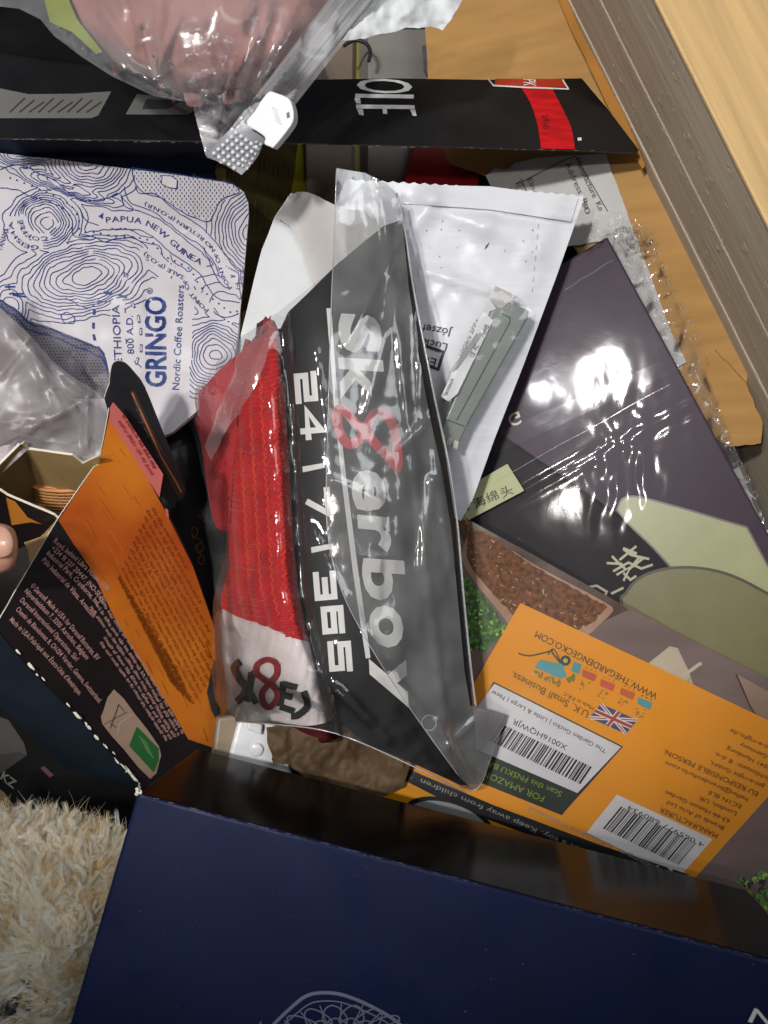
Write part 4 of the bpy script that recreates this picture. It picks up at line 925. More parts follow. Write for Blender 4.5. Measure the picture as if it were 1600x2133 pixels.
def capsule(a, b, r, n=8):
    an = math.atan2(b[1]-a[1], b[0]-a[0]); o = []
    for c, s in ((b, -1), (a, 1)):
        for i in range(n+1): t = an+s*math.pi/2*(1 if s > 0 else 1)+math.pi*i/n; o.append((c[0]+r*math.cos(t), c[1]+r*math.sin(t)))
    return o
HOLE = ink('ink_hole', (.004, .004, .004), .7)
pr.poly(capsule((690, 1412), (746, 1480), 13), HOLE, 'hang_hole', 3); pr.poly(capsule((871, 1080), (880, 1164), 15), HOLE, 'hang_hole', 3)
pr.build()

def zsoc(u, v):
    a, b = zcard(u, v), zknit(u, v)
    t = sstep(-30, 30, cardu(v)-u); z = a*(1-t)+b*t
    return z
F_bag = film('crisp_bag_film', .016, .075, 1.7, (.97, .97, .97), bump=.12, bs=60)
F_flap = film('bag_flap_film', .165, .13, 2.4, (.94, .94, .94), (.70, .70, .69), bump=.12, bs=60)
cre = creases([((845, 480), (720, 720), 9, .0016), ((850, 540), (760, 860), 12, .0014), ((868, 620), (880, 900), 10, .0022), ((884, 760), (940, 1180), 9, .002), ((905, 860), (840, 930), 8, .0014), ((900, 1000), (880, 1180), 10, .002), ((690, 1000), (800, 1050), 8, .0012),
   ((590, 655), (470, 900), 22, .0016), ((560, 690), (450, 980), 12, .0014), ((470, 900), (480, 1300), 10, .0018), ((452, 1230), (470, 1480), 9, .002), ((640, 640), (680, 900), 9, .001), ((660, 1400), (760, 1500), 12, .002), ((700, 1440), (800, 1545), 9, .002), ((600, 1430), (680, 1480), 7, .0018), ((560, 1500), (680, 1520), 5, .0016),
   ((640, 1080), (760, 1330), 8, .0012), ((760, 1330), (940, 1600), 9, .0024), ((820, 1400), (1000, 1640), 8, .002), ((930, 1560), (990, 1500), 7, .0022), ((910, 1500), (960, 1600), 6, .002)])
zfr = add(lift(zsoc, .0058), add(cre, lambda u, v: .0007*nz(u, v, 55, 3)+.0003*nz(u, v, 20, 7)+.0010*nz(u, v, 26, 9)*sstep(1380, 1480, v)*sstep(720, 640, u)))
bg = thing('sock_bag', 'clear resealable bag holding the red sock and its black header card', 'bag', P(700, 1000, -.02))
bagp = [(700, 350), (760, 360), (805, 382), (826, 402), (842, 470), (860, 590), (884, 720), (908, 840), (934, 960), (952, 1080), (966, 1240), (980, 1380), (992, 1478), (1052, 1492), (1040, 1530), (1022, 1580), (1000, 1636), (978, 1648), (955, 1644), (860, 1596), (700, 1528), (560, 1508), (455, 1502), (440, 1400), (444, 1250), (462, 1180), (430, 1020), (402, 900), (372, 858), (440, 765), (505, 700), (582, 648), (692, 562)]
sheet('front_film', bagp, zfr, F_bag, bg, 7)
sheet('back_film', bagp, lambda u, v: zsoc(u, v)-.011, F_bag, bg, 26)
flp = [(701, 350), (760, 360), (805, 382), (822, 396), (836, 440), (852, 600), (872, 740), (894, 860), (922, 990), (940, 1100), (954, 1250), (968, 1400), (980, 1470), (1052, 1490), (1038, 1530), (1024, 1576), (1000, 1634), (985, 1644), (960, 1622), (900, 1540), (830, 1440), (762, 1330), (712, 1230), (684, 1120), (680, 1000), (684, 850), (690, 640), (696, 500)]
zfl = add(lift(zfr, .0030), lambda u, v: .003*sstep(440, 350, v)+.0014*nz(u*2.0, v*.3, 80, 2)+.0002*nz(u*2.4, v*.5, 24, 5)+.0016*math.exp(-((u-(792+.12*(v-380)))/9)**2))
sheet('seal_flap', flp, zfl, F_flap, bg, 7, 0)
F_crs = film('creased_sheen_film', .14, .12, 1.8, (.97, .97, .97), (.74, .70, .70), bump=.15, bs=60)
sheet('film_fold_and_sheen', rough_poly([(500, 705), (578, 655), (596, 662), (562, 722), (540, 790), (505, 850), (470, 900), (440, 960), (426, 930), (452, 860), (482, 790)], 12, 5, 4), lift(zfr, .0012), F_crs, bg, 8)  # folded film whose whitish haze paints in the highlight on the bag
bm = bmesh.new()
tube(bm, [P(x, y, zfl(x, y)+.0002) for x, y in smooth_poly([(701, 350), (696, 500), (690, 640), (684, 850), (680, 1000), (684, 1120), (712, 1230), (762, 1330), (830, 1440), (900, 1540), (960, 1622)], 5, False)], .00028, 5)
mk('flap_edge', bm, film('flap_edge_film', .5, .15, 2, (.9, .9, .9), (.75, .75, .75)), bg, True)
bm = bmesh.new()
tube(bm, [P(x, y, zfr(x, y)+.0003) for x, y in smooth_poly([(826, 402), (842, 470), (860, 590), (884, 720), (908, 840), (934, 960), (952, 1080), (966, 1240), (980, 1380), (992, 1478)], 5, False)], .0006, 6)
tube(bm, [P(x, y, zfr(x, y)+.0003) for x, y in smooth_poly([(1052, 1492), (1040, 1530), (1022, 1580), (1000, 1636), (978, 1648), (955, 1644), (860, 1596), (700, 1528), (560, 1508), (455, 1502)], 5, False)], .00035, 6)
mk('welded_seam', bm, bpy.data.materials['flap_edge_film'], bg, True)
pr = Print(bg, lift(zfl, .0006), 0)
pr.line([(894+15*math.cos(t*.33), 1506+16*math.sin(t*.33)) for t in range(19)], 2.2, bpy.data.materials['milky_tab'], 'moulded_ring', True)
pr.build()

# black pouch with gilt script between the carton and the sock bag
zbp = add(plane((380, 830, -.030), (460, 1300, -.035), (330, 1100, -.040)), lambda u, v: .003*nz(u, v, 60, 3))
bp = thing('black_pouch', 'soft black pouch with gilt script between the battery carton and the sock bag', 'pouch', P(400, 1050, -.07))
sheet('pouch_body', smooth_poly([(320, 860), (380, 820), (420, 810), (450, 900), (480, 1100), (490, 1300), (480, 1480), (440, 1480), (380, 1200), (310, 1000)], 3), zbp, mat('soft_black', (.010, .009, .010), .5, .4, .3, 40, .2, 120), bp, 12, .012)
pr = Print(bp, zbp, .0004); GO = ink('ink_gilt', srgb('#6e4a24'), .4)
for pts in ([(398, 1105), (404, 1098), (412, 1106), (404, 1122), (400, 1110)], [(410, 1120), (418, 1126), (424, 1142), (414, 1150), (408, 1138), (420, 1130)], [(412, 1150), (424, 1160), (422, 1176), (412, 1168), (420, 1155)], [(414, 1060), (422, 1066), (418, 1080), (412, 1072)]): pr.line(smooth_poly(pts, 4, False), 2.2, GO, 'gilt_script')
pr.build()

# ================================================================== BATTERY CARTON
zbt = plane((228, 850, .046), (0, 1290, .046), (380, 1590, -.045))
zbt = add(zbt, lambda u, v: .0022*math.sin((u+v-1000)/190))
M_bblk = mat('carton_black', (.018, .013, .014), .25, .5, .2, 40, .05, 300)
M_orange = mat('carton_orange', srgb('#b8481c'), .28, .5, .12, 16, .05, 200, (1, 1, 1), col2='#dc8226')
M_teal = mat('carton_side_navy', (.013, .022, .032), .3, .5, .2, 30, .08, 120)
bx = thing('battery_carton', 'torn open black and orange battery carton with hang tab held at the left edge', 'carton', P(200, 1250, -.06))
front = [(228, 850), (206, 968), (196, 972), (120, 1082), (60, 1184), (0, 1288), (-10, 1306), (60, 1390), (180, 1510), (300, 1642), (360, 1610), (474, 1560), (470, 1480), (446, 1300), (400, 1170), (346, 1058), (290, 950), (240, 860)]
sheet('front_panel', rough_poly(front, 26, 1.2, 4), zbt, [M_bblk, CREAM], bx, 20, .0011, 0, True, True)
pr = Print(bx, zbt, .0003, 20)
ora = [(228, 866), (206, 968), (196, 972), (122, 1084), (150, 1128), (190, 1186), (240, 1290), (300, 1390), (364, 1490), (392, 1540), (440, 1556), (470, 1556), (468, 1470), (446, 1306), (402, 1180), (344, 1064), (290, 966)]
pr.poly(ora, M_orange, 'orange_area', 0)
rr = random.Random(3)
def cross(x, y):
    return inside((x, y), ora)
O1, O2, O3 = ink('ink_deep_orange', srgb('#b9551a'), .28), ink('ink_light_orange', srgb('#d27530'), .28), ink('ink_dark_amber', srgb('#7a3c10'), .28)
for i in range(130):                                    # fine corrugated streaks of the orange artwork
    x, y = rr.uniform(120, 460), rr.uniform(880, 1550); l = rr.uniform(14, 60); a = 1.02+rr.uniform(-.04, .04)+.25*(y-1100)/500
    if y < 1140 and i % 2: a -= .0
    p, q_ = (x, y), (x+l*math.cos(a), y+l*math.sin(a))
    if cross(*p) and cross(*q_) and cross((p[0]+q_[0])/2+6, (p[1]+q_[1])/2): pr.line([p, q_], rr.uniform(.6, 1.6), (O1, O2, O1)[i % 3] if y < 1300 else (O1, O2, O3)[i % 3], 'orange_streak', layer=1)
tc_ = [(310, 1052), (345, 1100), (400, 1210), (436, 1320), (440, 1420), (400, 1470), (350, 1420), (280, 1300), (236, 1218)]
for i in range(26):                                     # rows of small dark print across the orange
    s0 = (310-i*7.0, 1050+i*11.0) if i < 12 else (232+(i-12)*10, 1180+(i-12)*16)
    a0 = 1.05+.004*i; run = []
    for k in range(90):
        q1 = (s0[0]+math.cos(a0)*k*4, s0[1]+math.sin(a0)*k*4)
        if inside(q1, tc_): run.append(q1)
        elif run: break
    if len(run) > 2: pr.scribble(run, 7, O3, 3.2, rr, 1.5)
SAL = ink('ink_salmon', srgb('#cf6f66'), .35)
pr.poly([(238, 834), (262, 860), (300, 922), (338, 985), (334, 1030), (228, 868)], SAL, 'salmon_label', 2) if False else None
# white rows of print on the black area
TW = ink('ink_carton_text', srgb('#c99a93'), .4)
c5 = lambda x, y: (x/3.2, 1100+y/3.2)
for s, a, b in (('Road, behind Libra House, 0001', (352, 92), (712, 420)), ('+234 91 237 20447. (NO-SE-FI)', (338, 138), (690, 500)), ('Industrial Park, Cranborne, Ind.', (306, 172), (650, 520)), ('Pólo Industrial de Viana, Armazém', (275, 218), (620, 600)),
                ('© Duracell. Made in USA for Duracell Batteries, BV', (200, 388), (645, 885)), ('Nijverheidslaan 7, 3200 Aarschot, Belgium', (160, 425), (575, 880)), ('Duracell International Operations, Sàrl', (130, 485), (505, 890)), ('Chemin de Blandonnet 8, CH-1214 Vernier, Geneva, Switzerland.', (102, 545), (660, 1170)), ('Made in USA/Fabriqué aux États-Unis d’Amérique.', (60, 615), (528, 1118))):
    a, b = c5(*a), c5(*b); bulge = .012*math.hypot(b[0]-a[0], b[1]-a[1])
    m_ = ((a[0]+b[0])/2+bulge, (a[1]+b[1])/2-bulge)
    pr.path(s, smooth_poly([a, m_, b], 6, False), 11, TW, .006)
for j in range(5):                                      # rows of tiny print beside the boundary, too small to read
    row = smooth_poly([(206+j*-9, 1246+j*10), (240+j*-8, 1300+j*10), (300+j*-8, 1392+j*8), (352+j*-8, 1482+j*6), (380+j*-8, 1530+j*4)], 6, False)[(6 if j > 2 else 0):]
    pr.scribble(row, 7, TW, 3.3, rr, 1.4)
# recycling label
RL = ink('ink_recycle_beige', srgb('#a98f7c'), .4); RG = ink('ink_recycle_green', srgb('#2f6a34'), .4); RD = ink('ink_recycle_line', srgb('#4a4038'), .4)
pr.poly(smooth_poly([c5(760, 1075), c5(900, 1240), c5(1060, 1455), c5(1062, 1560), c5(1002, 1672), c5(830, 1480), c5(682, 1305), c5(690, 1215)], 2), RL, 'recycling_label', 2)
pr.poly([c5(912, 1322), c5(1058, 1470), c5(1058, 1550), c5(1025, 1630), c5(860, 1452)], RG, 'green_area', 3)
pr.line([c5(694, 1308), c5(850, 1225)], 1.6, RD, 'label_line', layer=4); pr.line([c5(790, 1180), c5(735, 1335)], 1.8, RD, 'label_line', layer=5); pr.line([c5(735, 1300), c5(775, 1330)], 1.6, RD, 'label_line', layer=4); pr.line([c5(785, 1172), c5(830, 1220)], 1.6, RD, 'label_line', layer=4)
pr.line([c5(880, 1240), c5(800, 1300), c5(780, 1380)], 1.4, ink('ink_recycle_pale', srgb('#c2b3a4')), 'label_line', layer=3)
for i in range(5): pr.line([c5(925+i*12, 1385+i*22), c5(985+i*10, 1440+i*24)], 1.8, ink('ink_recycle_leaf', srgb('#6a9a60')), 'label_line', layer=5)
pr.build()
pr = Print(bx, zbt, .0010, 20)
pr.poly([(344, 1058), (350, 1062), (352, 1080), (346, 1074)], SAL, 'salmon_fleck'); pr.build()
# hang tab behind, with its slot
ztab = add(plane((232, 760, .052), (262, 760, .049), (380, 1040, -.004)), lambda u, v: .001*math.sin(v/60))
slot = smooth_poly([(272, 820), (278, 814), (286, 824), (330, 920), (368, 985), (384, 1012), (384, 1030), (376, 1040), (366, 1030), (340, 975), (300, 890)], 2)
tab = smooth_poly([(226, 860), (228, 800), (232, 766), (238, 754), (250, 752), (264, 758), (280, 775), (302, 806), (340, 900), (376, 986), (386, 1012), (385, 1032), (378, 1042), (366, 1036), (352, 1050)], 3)+[(346, 1058), (290, 960)]
sheet('hang_tab', tab, lift(ztab, -.0026), [mat('tab_black', (.022, .022, .025), .4, .5, .3, 40), CREAM], bx, 12, .0012, 0, True, True)
pr = Print(bx, lift(ztab, -.0026), .0003, 16)
pr.poly(slot, mat('tab_slot', (.05, .028, .022), .6), 'slot', 0); pr.line([(275, 818), (300, 872), (334, 948), (368, 1006), (378, 1026)], 3.5, ink('ink_copper', srgb('#b8754a')), 'slot_edge', layer=2)
for pts in ([(282, 832), (290, 850), (284, 856)], [(292, 862), (300, 880), (290, 880)], [(300, 890), (310, 906), (304, 912)]): pr.line(pts, 2, GREY, 'slot_print', layer=2)
pr.build()
zsal = lift(zbt, .0006)
sheet('salmon_label', [(236, 838), (262, 868), (302, 930), (340, 988), (332, 1036), (228, 874), (230, 848)], lift(zbt, .0009), mat('salmon_print', srgb('#cf6f66'), .4, .4, .06, 50), bx, None, .0004)
pr = Print(bx, lift(zbt, .0009), .0004)
for j in range(2): pr.scribble([(254-j*8, 866+j*12), (292-j*8, 926+j*12), (322-j*6, 980+j*12)], 7, RK, 3.4, rr, 1.5)
pr.build()
# open end: inner walls, torn flaps
M_in = mat('carton_inside', srgb('#b89a66'), .75, .2, .1, 60, .15, 400)
M_in2 = mat('carton_inside_flap', srgb('#c8aa78'), .75, .2, .1, 60, .15, 400)
sheet('inner_wall', rough_poly([(40, 928), (50, 922), (58, 936), (150, 949), (172, 966), (206, 950), (206, 974), (178, 1010), (140, 1062), (96, 1040), (72, 1000), (52, 950)], 18, 1, 2), plane((48, 922, .046), (205, 960, .046), (90, 1030, -.008)), [M_in, CREAM], bx, None, .0012, 0, False, True)
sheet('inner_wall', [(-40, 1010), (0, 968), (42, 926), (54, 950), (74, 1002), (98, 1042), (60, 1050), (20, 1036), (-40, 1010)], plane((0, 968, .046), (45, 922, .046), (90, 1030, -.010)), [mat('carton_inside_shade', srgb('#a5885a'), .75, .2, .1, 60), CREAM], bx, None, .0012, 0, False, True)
zlo = plane((10, 1030, .046), (118, 1078, .046), (40, 1120, .015))
sheet('lower_wall', rough_poly([(-40, 1008), (0, 1022), (14, 1032), (112, 1073), (122, 1082), (96, 1112), (60, 1136), (20, 1150), (-40, 1100)], 20, 1, 7), zlo, [M_bblk, CREAM], bx, None, .0012, 0, False, True)
pr = Print(bx, zlo, .0004)
pr.poly([(12, 1036), (32, 1045), (58, 1078), (88, 1092), (64, 1088), (24, 1094), (28, 1080), (34, 1072)], ink('ink_wall_orange', srgb('#dd8a35')), 'orange_area'); pr.build()
sheet('torn_flap', rough_poly([(122, 1078), (112, 1096), (84, 1118), (62, 1126), (50, 1130), (58, 1146), (62, 1172), (60, 1186), (92, 1130)], 9, 1, 3), lift(plane((118, 1082, .044), (60, 1184, .044), (50, 1130, .030)), -.001), [M_in2, CREAM], bx, None, .0012, 0, False, True)
zsd = plane((-10, 1306, .045), (298, 1642, -.0415), (20, 1560, -.03))
sheet('side_panel', [(-60, 1250), (-10, 1308), (60, 1392), (180, 1512), (298, 1643), (282, 1664), (210, 1646), (140, 1606), (100, 1560), (60, 1520), (0, 1476), (-60, 1440)], zsd, M_teal, bx, 30, .001)
bm = bmesh.new()
for i in range(24):
    t = random.random()**.8; u, v = -10+308*t, 1306+336*t; k = random.uniform(.0004, .0011) if i % 4 else .0015
    c = P(u+random.uniform(-3, 4), v+random.uniform(-4, 3), zbt(u, v)+.0002)
    bmesh.ops.create_icosphere(bm, subdivisions=1, radius=k, matrix=Matrix.Translation(c)@Matrix.Rotation(-.83, 4, 'Z')@Matrix.Diagonal((random.uniform(1, 3.5), .6, .4, 1)))
mk('scuffed_edge', bm, CREAM, bx)['kind'] = 'stuff'
M_coil = mat('orange_ribbed', srgb('#dd9a5c'), .45, .4, .06, 60, sub=.1)
bm = bmesh.new()
for i in range(9):
    ring = []
    for t in range(29):
        a = t*2*math.pi/28; ring.append(P(128+58*math.cos(a)+i*1.2, 1012+i*6.2+11*math.sin(a), .004-i*.0026+.0015*math.sin(a)))
    tube(bm, ring, .0011, 6, False)
ringtop = [P(128+56*math.cos(t*2*math.pi/28), 1013+10*math.sin(t*2*math.pi/28), .004) for t in range(28)]
ringbot = [P(138+56*math.cos(t*2*math.pi/28), 1062+10*math.sin(t*2*math.pi/28), -.018) for t in range(28)]
A_, B_ = [bm.verts.new(p) for p in ringtop], [bm.verts.new(p) for p in ringbot]
bm.faces.new(A_)
for i in range(28): bm.faces.new((A_[i], A_[(i+1) % 28], B_[(i+1) % 28], B_[i]))
tag(mk('ribbed_spool', bm, M_coil, None, True), 'orange ribbed spool seen inside the open end of the battery carton', 'spool')

# ================================================================== HAND holding the carton
M_skin = mat('skin', srgb('#c9957c'), .5, .4, .08, 90, .12, 500, sub=.35)
def skinned(name, chains, mtl, par=None, lvl=2):
    me = bpy.data.meshes.new(name); vs, es, rs = [], [], []
    for ch_ in chains:
        prev = ch_[0] if isinstance(ch_[0], int) else None
        for p in (ch_[1:] if prev is not None else ch_):
            vs.append(p[0]); rs.append(p[1])
            if prev is not None: es.append((prev, len(vs)-1))
            prev = len(vs)-1
    off = Vector(vs[0])
    me.from_pydata([Vector(v)-off for v in vs], es, []); o = bpy.data.objects.new(name, me); COL.objects.link(o); o.location = off
    m = o.modifiers.new('skin', 'SKIN'); m.use_smooth_shade = True
    for i, r_ in enumerate(rs): me.skin_vertices[0].data[i].radius = (r_, r_*.92)
    for i in range(len(rs)): me.skin_vertices[0].data[i].use_root = (i == 0)
    s_ = o.modifiers.new('sub', 'SUBSURF'); s_.levels = lvl; s_.render_levels = lvl
    me.materials.append(mtl)
    if par: o.parent = par
    return o
q_ = lambda u, v, z: P(u, v, z)
wrist = [(q_(-520, 1420, .02), .026), (q_(-430, 1380, .03), .024), (q_(-350, 1330, .035), .022)]
thumb = [1, (q_(-300, 1240, .055), .016), (q_(-190, 1175, .078), .0135), (q_(-80, 1150, .083), .0128), (q_(-20, 1143, .083), .0126), (q_(20, 1142, .082), .0114), (q_(37, 1142, .080), .0072)]
fing = []
for k, (dv, l) in enumerate(((0, 1), (60, 1.05), (120, 1), (175, .85))):
    fing.append([2, (q_(-260, 1290+dv, .02), .011), (q_(-260+110*l, 1300+dv, .0), .0095), (q_(-260+170*l, 1330+dv, -.02), .0088), (q_(-260+190*l, 1360+dv, -.035), .0075)])
pe = thing('person', 'fingertip of a hand gripping the torn carton at the left edge', 'person', P(-350, 1330, .0))
hd = skinned('hand', [wrist, thumb]+fing, M_skin)
hd.parent = pe; hd.location = Vector(hd.location)-pe.location
nail = smooth_poly([(-30, 1106), (-6, 1096), (14, 1102), (26, 1122), (26, 1142), (18, 1156), (-6, 1162), (-30, 1158)], 3)
znl = lambda u, v: .0955-.0085*((v-1134)/50)**2-.0026*max(0, (u-8)/22)**2
sheet('thumb_nail', nail, znl, mat('nail', srgb('#d3a58e'), .3, .5, .05, 60, sub=.2), hd, 6, .0008).location = -Vector(hd.location)

# ================================================================== POLY BAG AT THE LEFT EDGE
zpo_ = lambda u, v: .030+.018*math.exp(-(((u+40)/190)**2+((v-840)/170)**2))+.004*nz(u, v, 80, 3)+.0004*nz(u, v, 28, 8)
pcre = creases([((0, 780), (60, 700), 9, .003), ((60, 700), (130, 860), 9, .003), ((0, 880), (120, 866), 6, .003), ((60, 895), (180, 830), 8, .003), ((182, 810), (180, 930), 6, .003), ((20, 660), (90, 790), 12, .003), ((100, 750), (180, 820), 9, .003)])
lp = thing('poly_bag', 'crumpled milky plastic bag in the left edge above the battery carton', 'plastic bag', P(60, 820, .0))
pbp = [(-60, 560), (0, 640), (30, 668), (70, 706), (110, 752), (160, 790), (196, 812), (228, 850), (222, 905), (210, 958), (172, 968), (150, 952), (56, 938), (40, 926), (0, 968), (-60, 1010)]
F_milk = film('milky_bag', .36, .34, 1.2, (.97, .96, .96), (.66, .60, .60), bump=.12, bs=24, trans=.25)
sheet('outer_film', smooth_poly(pbp, 2), add(zpo_, pcre), F_milk, lp, 8)
sheet('inner_film', smooth_poly([(-60, 590), (20, 680), (90, 760), (150, 830), (170, 900), (140, 925), (60, 912), (20, 908), (-60, 920)], 2), add(lift(zpo_, -.006), lambda u, v: .003*nz(u, v, 40, 12)), F_milk, lp, 9)
lump = sheet('grey_cloth', smooth_poly([(-60, 640), (0, 690), (70, 750), (140, 820), (180, 880), (165, 925), (40, 905), (-60, 920)], 3), add(lift(zpo_, -.012), lambda u, v: .004*nz(u, v, 40, 13)), mat('mauve_grey_fabric', srgb('#66585a'), .8, .2, .25, 30), None, 12, .006)
tag(lump, 'mauve grey cloth showing through the milky plastic bag', 'cloth')

# ================================================================== DARK BOX, LOWER LEFT
zdk = plane((-40, 1400, -.03), (200, 1640, -.04), (-40, 1720, -.03))
db = thing('black_box', 'black box with a grey patch and faint lettering in shadow at lower left', 'box', P(80, 1560, -.08))
box('lid', [(-80, 1340), (60, 1440), (330, 1660), (300, 1800), (-80, 1800)], zdk, .03, mat('matt_black', (.005, .0045, .0045), .6, .15, .4, 30), db)
pr = Print(db, zdk, .0003)
pr.poly([(-40, 1480), (18, 1500), (50, 1548), (56, 1572), (0, 1612), (-40, 1620)], ink('ink_box_grey', (.07, .063, .058), .5), 'grey_patch'); pr.poly([(0, 1572), (40, 1566), (56, 1574), (0, 1612)], ink('ink_box_grey_dark', (.035, .033, .03), .5), 'grey_patch', 1)
pr.text('KZ', (0, 1622), (28, 22), (8, -16), ink('ink_box_letters', (.22, .21, .17)), .02, True); pr.poly([(84, 1600), (92, 1596), (112, 1614), (104, 1620)], ink('ink_box_pink', (.16, .05, .05)), 'pink_smear')
pr.build()

# ================================================================== PLUSH TOY
zfu = lambda u, v: .030+.026*math.exp(-(((u-70)/210)**2+((v-1960)/270)**2))+.004*nz(u, v, 90, 2)-.014*sstep(1760, 1690, v)
M_skinb = mat('plush_backing', srgb('#cdb387'), .9, .1, .25, 60, .4, 300)
def furmat(n, c): return mat(n, c, .33, .5, .15, 120)
FU = [furmat('fur_cream', srgb('#eee0c2')), furmat('fur_pale', srgb('#f7f0e0')), furmat('fur_honey', srgb('#dcc08e')), furmat('fur_dark', srgb('#1b1a18'))]
pt = thing('plush_toy', 'fluffy cream plush toy with long shaggy fur in the lower left corner', 'plush toy', P(60, 1950, 0))
fpoly = smooth_poly([(-80, 1690), (0, 1694), (70, 1690), (140, 1702), (220, 1722), (262, 1744), (280, 1800), (262, 1900), (230, 2020), (200, 2200), (-80, 2200)], 3)
sheet('plush_body', fpoly, zfu, M_skinb, pt, 14, .02)
bms = [bmesh.new() for _ in FU]
rr = random.Random(11)
def furdir(u, v):
    a = 3.4*noise.noise(Vector((u/95, v/95, 3)))+.8*noise.noise(Vector((u/30, v/30, 9)))-1.75
    return a if v > 1752 else -1.15+.7*noise.noise(Vector((u/40, v/40, 3)))
cl = {}
for i in range(3600):                                   # locks: strands lean together towards the lock's tip
    u, v = rr.uniform(-80, 285), rr.uniform(1685, 2190); a = furdir(u, v)+rr.gauss(0, .75); L = rr.uniform(.006, .012)*(1 if v > 1730 else .75)
    d = Vector((math.cos(a), -math.sin(a), 0)); c = (u, v, P(u, v, zfu(u, v))+d*L+Vector((0, 0, L*rr.uniform(.08, .36))), rr.random(), L, rr.gauss(0, 1.0))
    cl.setdefault((int(u//16), int(v//16)), []).append(c)
for i in range(60000):
    u, v = rr.uniform(-70, 278), rr.uniform(1692, 2185)
    if not inside((u, v), fpoly): continue
    near = [c for du in (-1, 0, 1) for dv in (-1, 0, 1) for c in cl.get((int(u//16)+du, int(v//16)+dv), ())]
    if not near: continue
    c = min(near, key=lambda c: (c[0]-u)**2+(c[1]-v)**2)
    dark = math.hypot((u-48)/40, (v-2090)/26) < 1
    b0 = P(u, v, zfu(u, v)-.0008); rel = P(u, v, zfu(u, v))-P(c[0], c[1], zfu(c[0], c[1]))
    tip = c[2]+rel*.45+Vector((rr.gauss(0, .0005), rr.gauss(0, .0005), rr.gauss(0, .0006))); 
    if rr.random() < .06: tip += Vector((rr.gauss(0, .004), rr.gauss(0, .004), rr.uniform(0, .004)))
    mid = b0*.5+tip*.5+Vector((0, 0, c[4]*.22)); ax = (tip-b0); sd = Vector((-ax.y, ax.x, 0)); sd = sd.normalized() if sd.length > 1e-6 else Vector((1, 0, 0))
    mid += sd*c[5]*.004
    bm = bms[3 if dark else (2 if c[3] < .18 else (1 if c[3] > .55 else 0))]; w0 = rr.uniform(.00006, .00014); prev = None
    for t in range(5):
        s = t/4; p = b0*(1-s)**2+mid*2*s*(1-s)+tip*s*s; ww = w0*(1-.85*s)
        A_, B_ = bm.verts.new(p-sd*ww), bm.verts.new(p+sd*ww+Vector((0, 0, ww*.6)))
        if prev: bm.faces.new((prev[0], prev[1], B_, A_))
        prev = (A_, B_)
for b_, m in zip(bms, FU):
    o = mk('fur', b_, m, pt, True); o['kind'] = 'stuff'

# ================================================================== BLUE BOX IN FRONT
zbl = plane((285, 1652, .085), (1600, 1998, .107), (150, 2133, .0885))
M_blue = mat('deep_blue_card', srgb('#07163c'), .55, .25, .14, 26, .04, 420, rv=.16)
M_bside = mat('black_glossy_side', (.008, .006, .006), .17, .035, .2, 20, .03, 100)
bb = thing('blue_box', 'large deep blue box with black glossy side and silver filigree emblem across the bottom', 'box', P(800, 2000, -.02))
box('carton', [(285, 1652), (1720, 2030), (1590, 2560), (20, 2560)], zbl, .088, [M_blue, M_bside], bb, .0016, True)
pr = Print(bb, zbl, .0003, 40)
SV = ink('ink_silver', srgb('#777a8c'), .4)
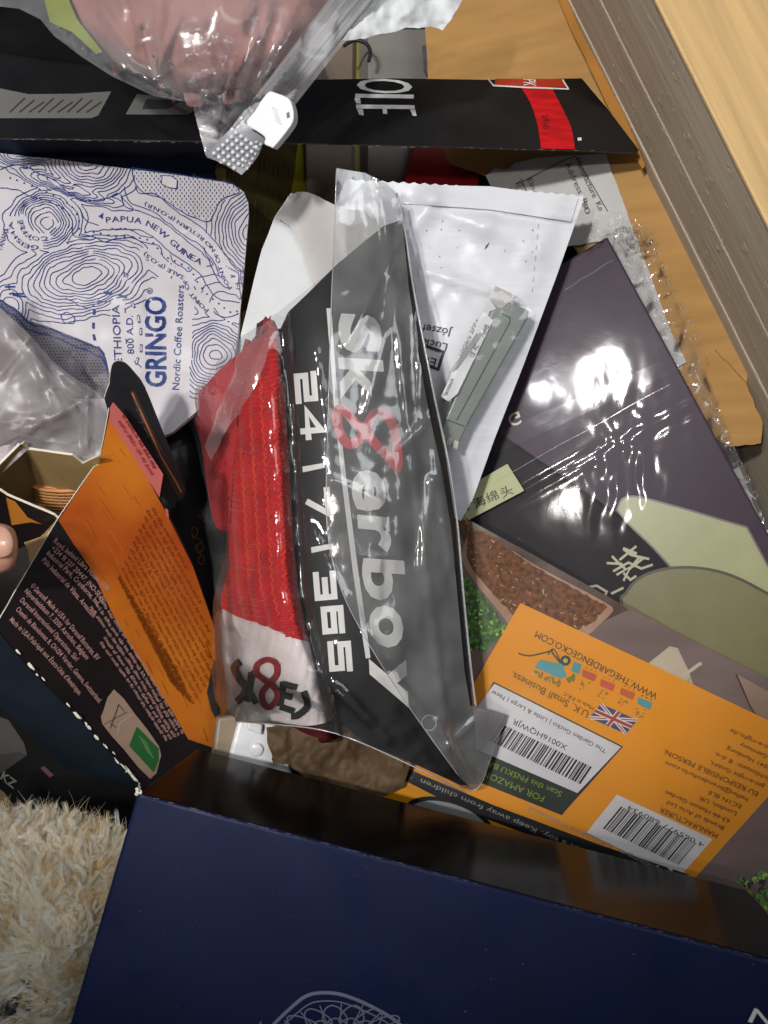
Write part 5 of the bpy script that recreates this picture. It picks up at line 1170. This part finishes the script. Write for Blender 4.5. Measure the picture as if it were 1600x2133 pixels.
# domed emblem with filigree: outline, inner line, radiating lattice
oc_ = (715, 2190)
def arc(rx, ry, a0, a1, n=40): return [(oc_[0]+rx*math.cos(a0+(a1-a0)*i/n), oc_[1]+ry*math.sin(a0+(a1-a0)*i/n)) for i in range(n+1)]
out = smooth_poly([(520, 2190), (548, 2160), (570, 2134), (612, 2094), (640, 2074), (672, 2068), (712, 2072), (760, 2090), (812, 2118), (850, 2150), (880, 2190)], 5, False)
pr.line(out, 7, SV, 'emblem_line')
inn = [(oc_[0]+(x-oc_[0])*.9, oc_[1]+(y-oc_[1])*.86) for x, y in out]; pr.line(inn, 2.6, SV, 'emblem_line')
for k in range(12):
    a = math.pi+math.pi*k/11
    for rx, ry, sp in ((165, 92, .22), (120, 66, .3)):
        pet = [(oc_[0]+rx*f*math.cos(a+g*sp), oc_[1]+ry*f*math.sin(a+g*sp)) for f, g in ((.45, 0), (.7, -1), (.95, -.5), (1.05, 0), (.95, .5), (.7, 1))]
        pr.line(smooth_poly(pet, 3, True), 2.6, SV, 'emblem_filigree', True, 1+k % 3)
    pr.line([(oc_[0]+60*math.cos(a), oc_[1]+34*math.sin(a)), (oc_[0]+160*math.cos(a+.12), oc_[1]+100*math.sin(a+.12))], 2.2, SV, 'emblem_filigree', layer=4)
pr.line([(528, 2150), (545, 2128)], 2.4, SV, 'emblem_line')
pr.text('A', (1582, 2162), (56, 16), (-14, 54), WHITE, .01, True) if False else pr.text('N', (1558, 2128), (56, 20), (14, -28), WHITE, .004, True)
for i in range(16):
    a = random.uniform(-.4, 1.9); x, y, l = random.gauss(560, 260), random.gauss(1830, 90), random.uniform(4, 26)
    if inside((x, y), [(300, 1700), (1600, 2040), (1590, 2130), (190, 2130)]): pr.line([(x, y), (x+l*.5*math.cos(a), y+l*.5*math.sin(a)+1), (x+l*math.cos(a), y+l*math.sin(a))], .6, ink('ink_scratch', srgb('#39415e')), 'scratch', layer=1)
for i in range(26):
    x, y = random.uniform(180, 1580), random.uniform(1700, 2120)
    if inside((x, y), [(285, 1660), (1600, 2010), (1590, 2130), (160, 2130)]): r_ = random.uniform(.5, 1.5); pr.poly([(x+r_*math.cos(t), y+r_*math.sin(t)) for t in (0, 1.3, 2.6, 3.9, 5.2)], SV, 'dust_speck', 1)
for i in range(90):
    t = random.random(); x, y = 285+1315*t, 1652+346*t+2; pr.line([(x, y), (x+random.uniform(3, 14), y+random.uniform(1, 4))], random.uniform(.7, 1.6), ink('ink_edge_wear', srgb('#4a5270')), 'edge_wear')
pr.build()
bm = bmesh.new()
for i in range(14):
    c = P(286+random.uniform(-3, 8), 1648+random.uniform(-6, 6), .0855+random.uniform(-.002, .0003)); bmesh.ops.create_icosphere(bm, subdivisions=1, radius=random.uniform(.0003, .0009), matrix=Matrix.Translation(c))
mk('scuffed_corner', bm, CREAM, bb)['kind'] = 'stuff'
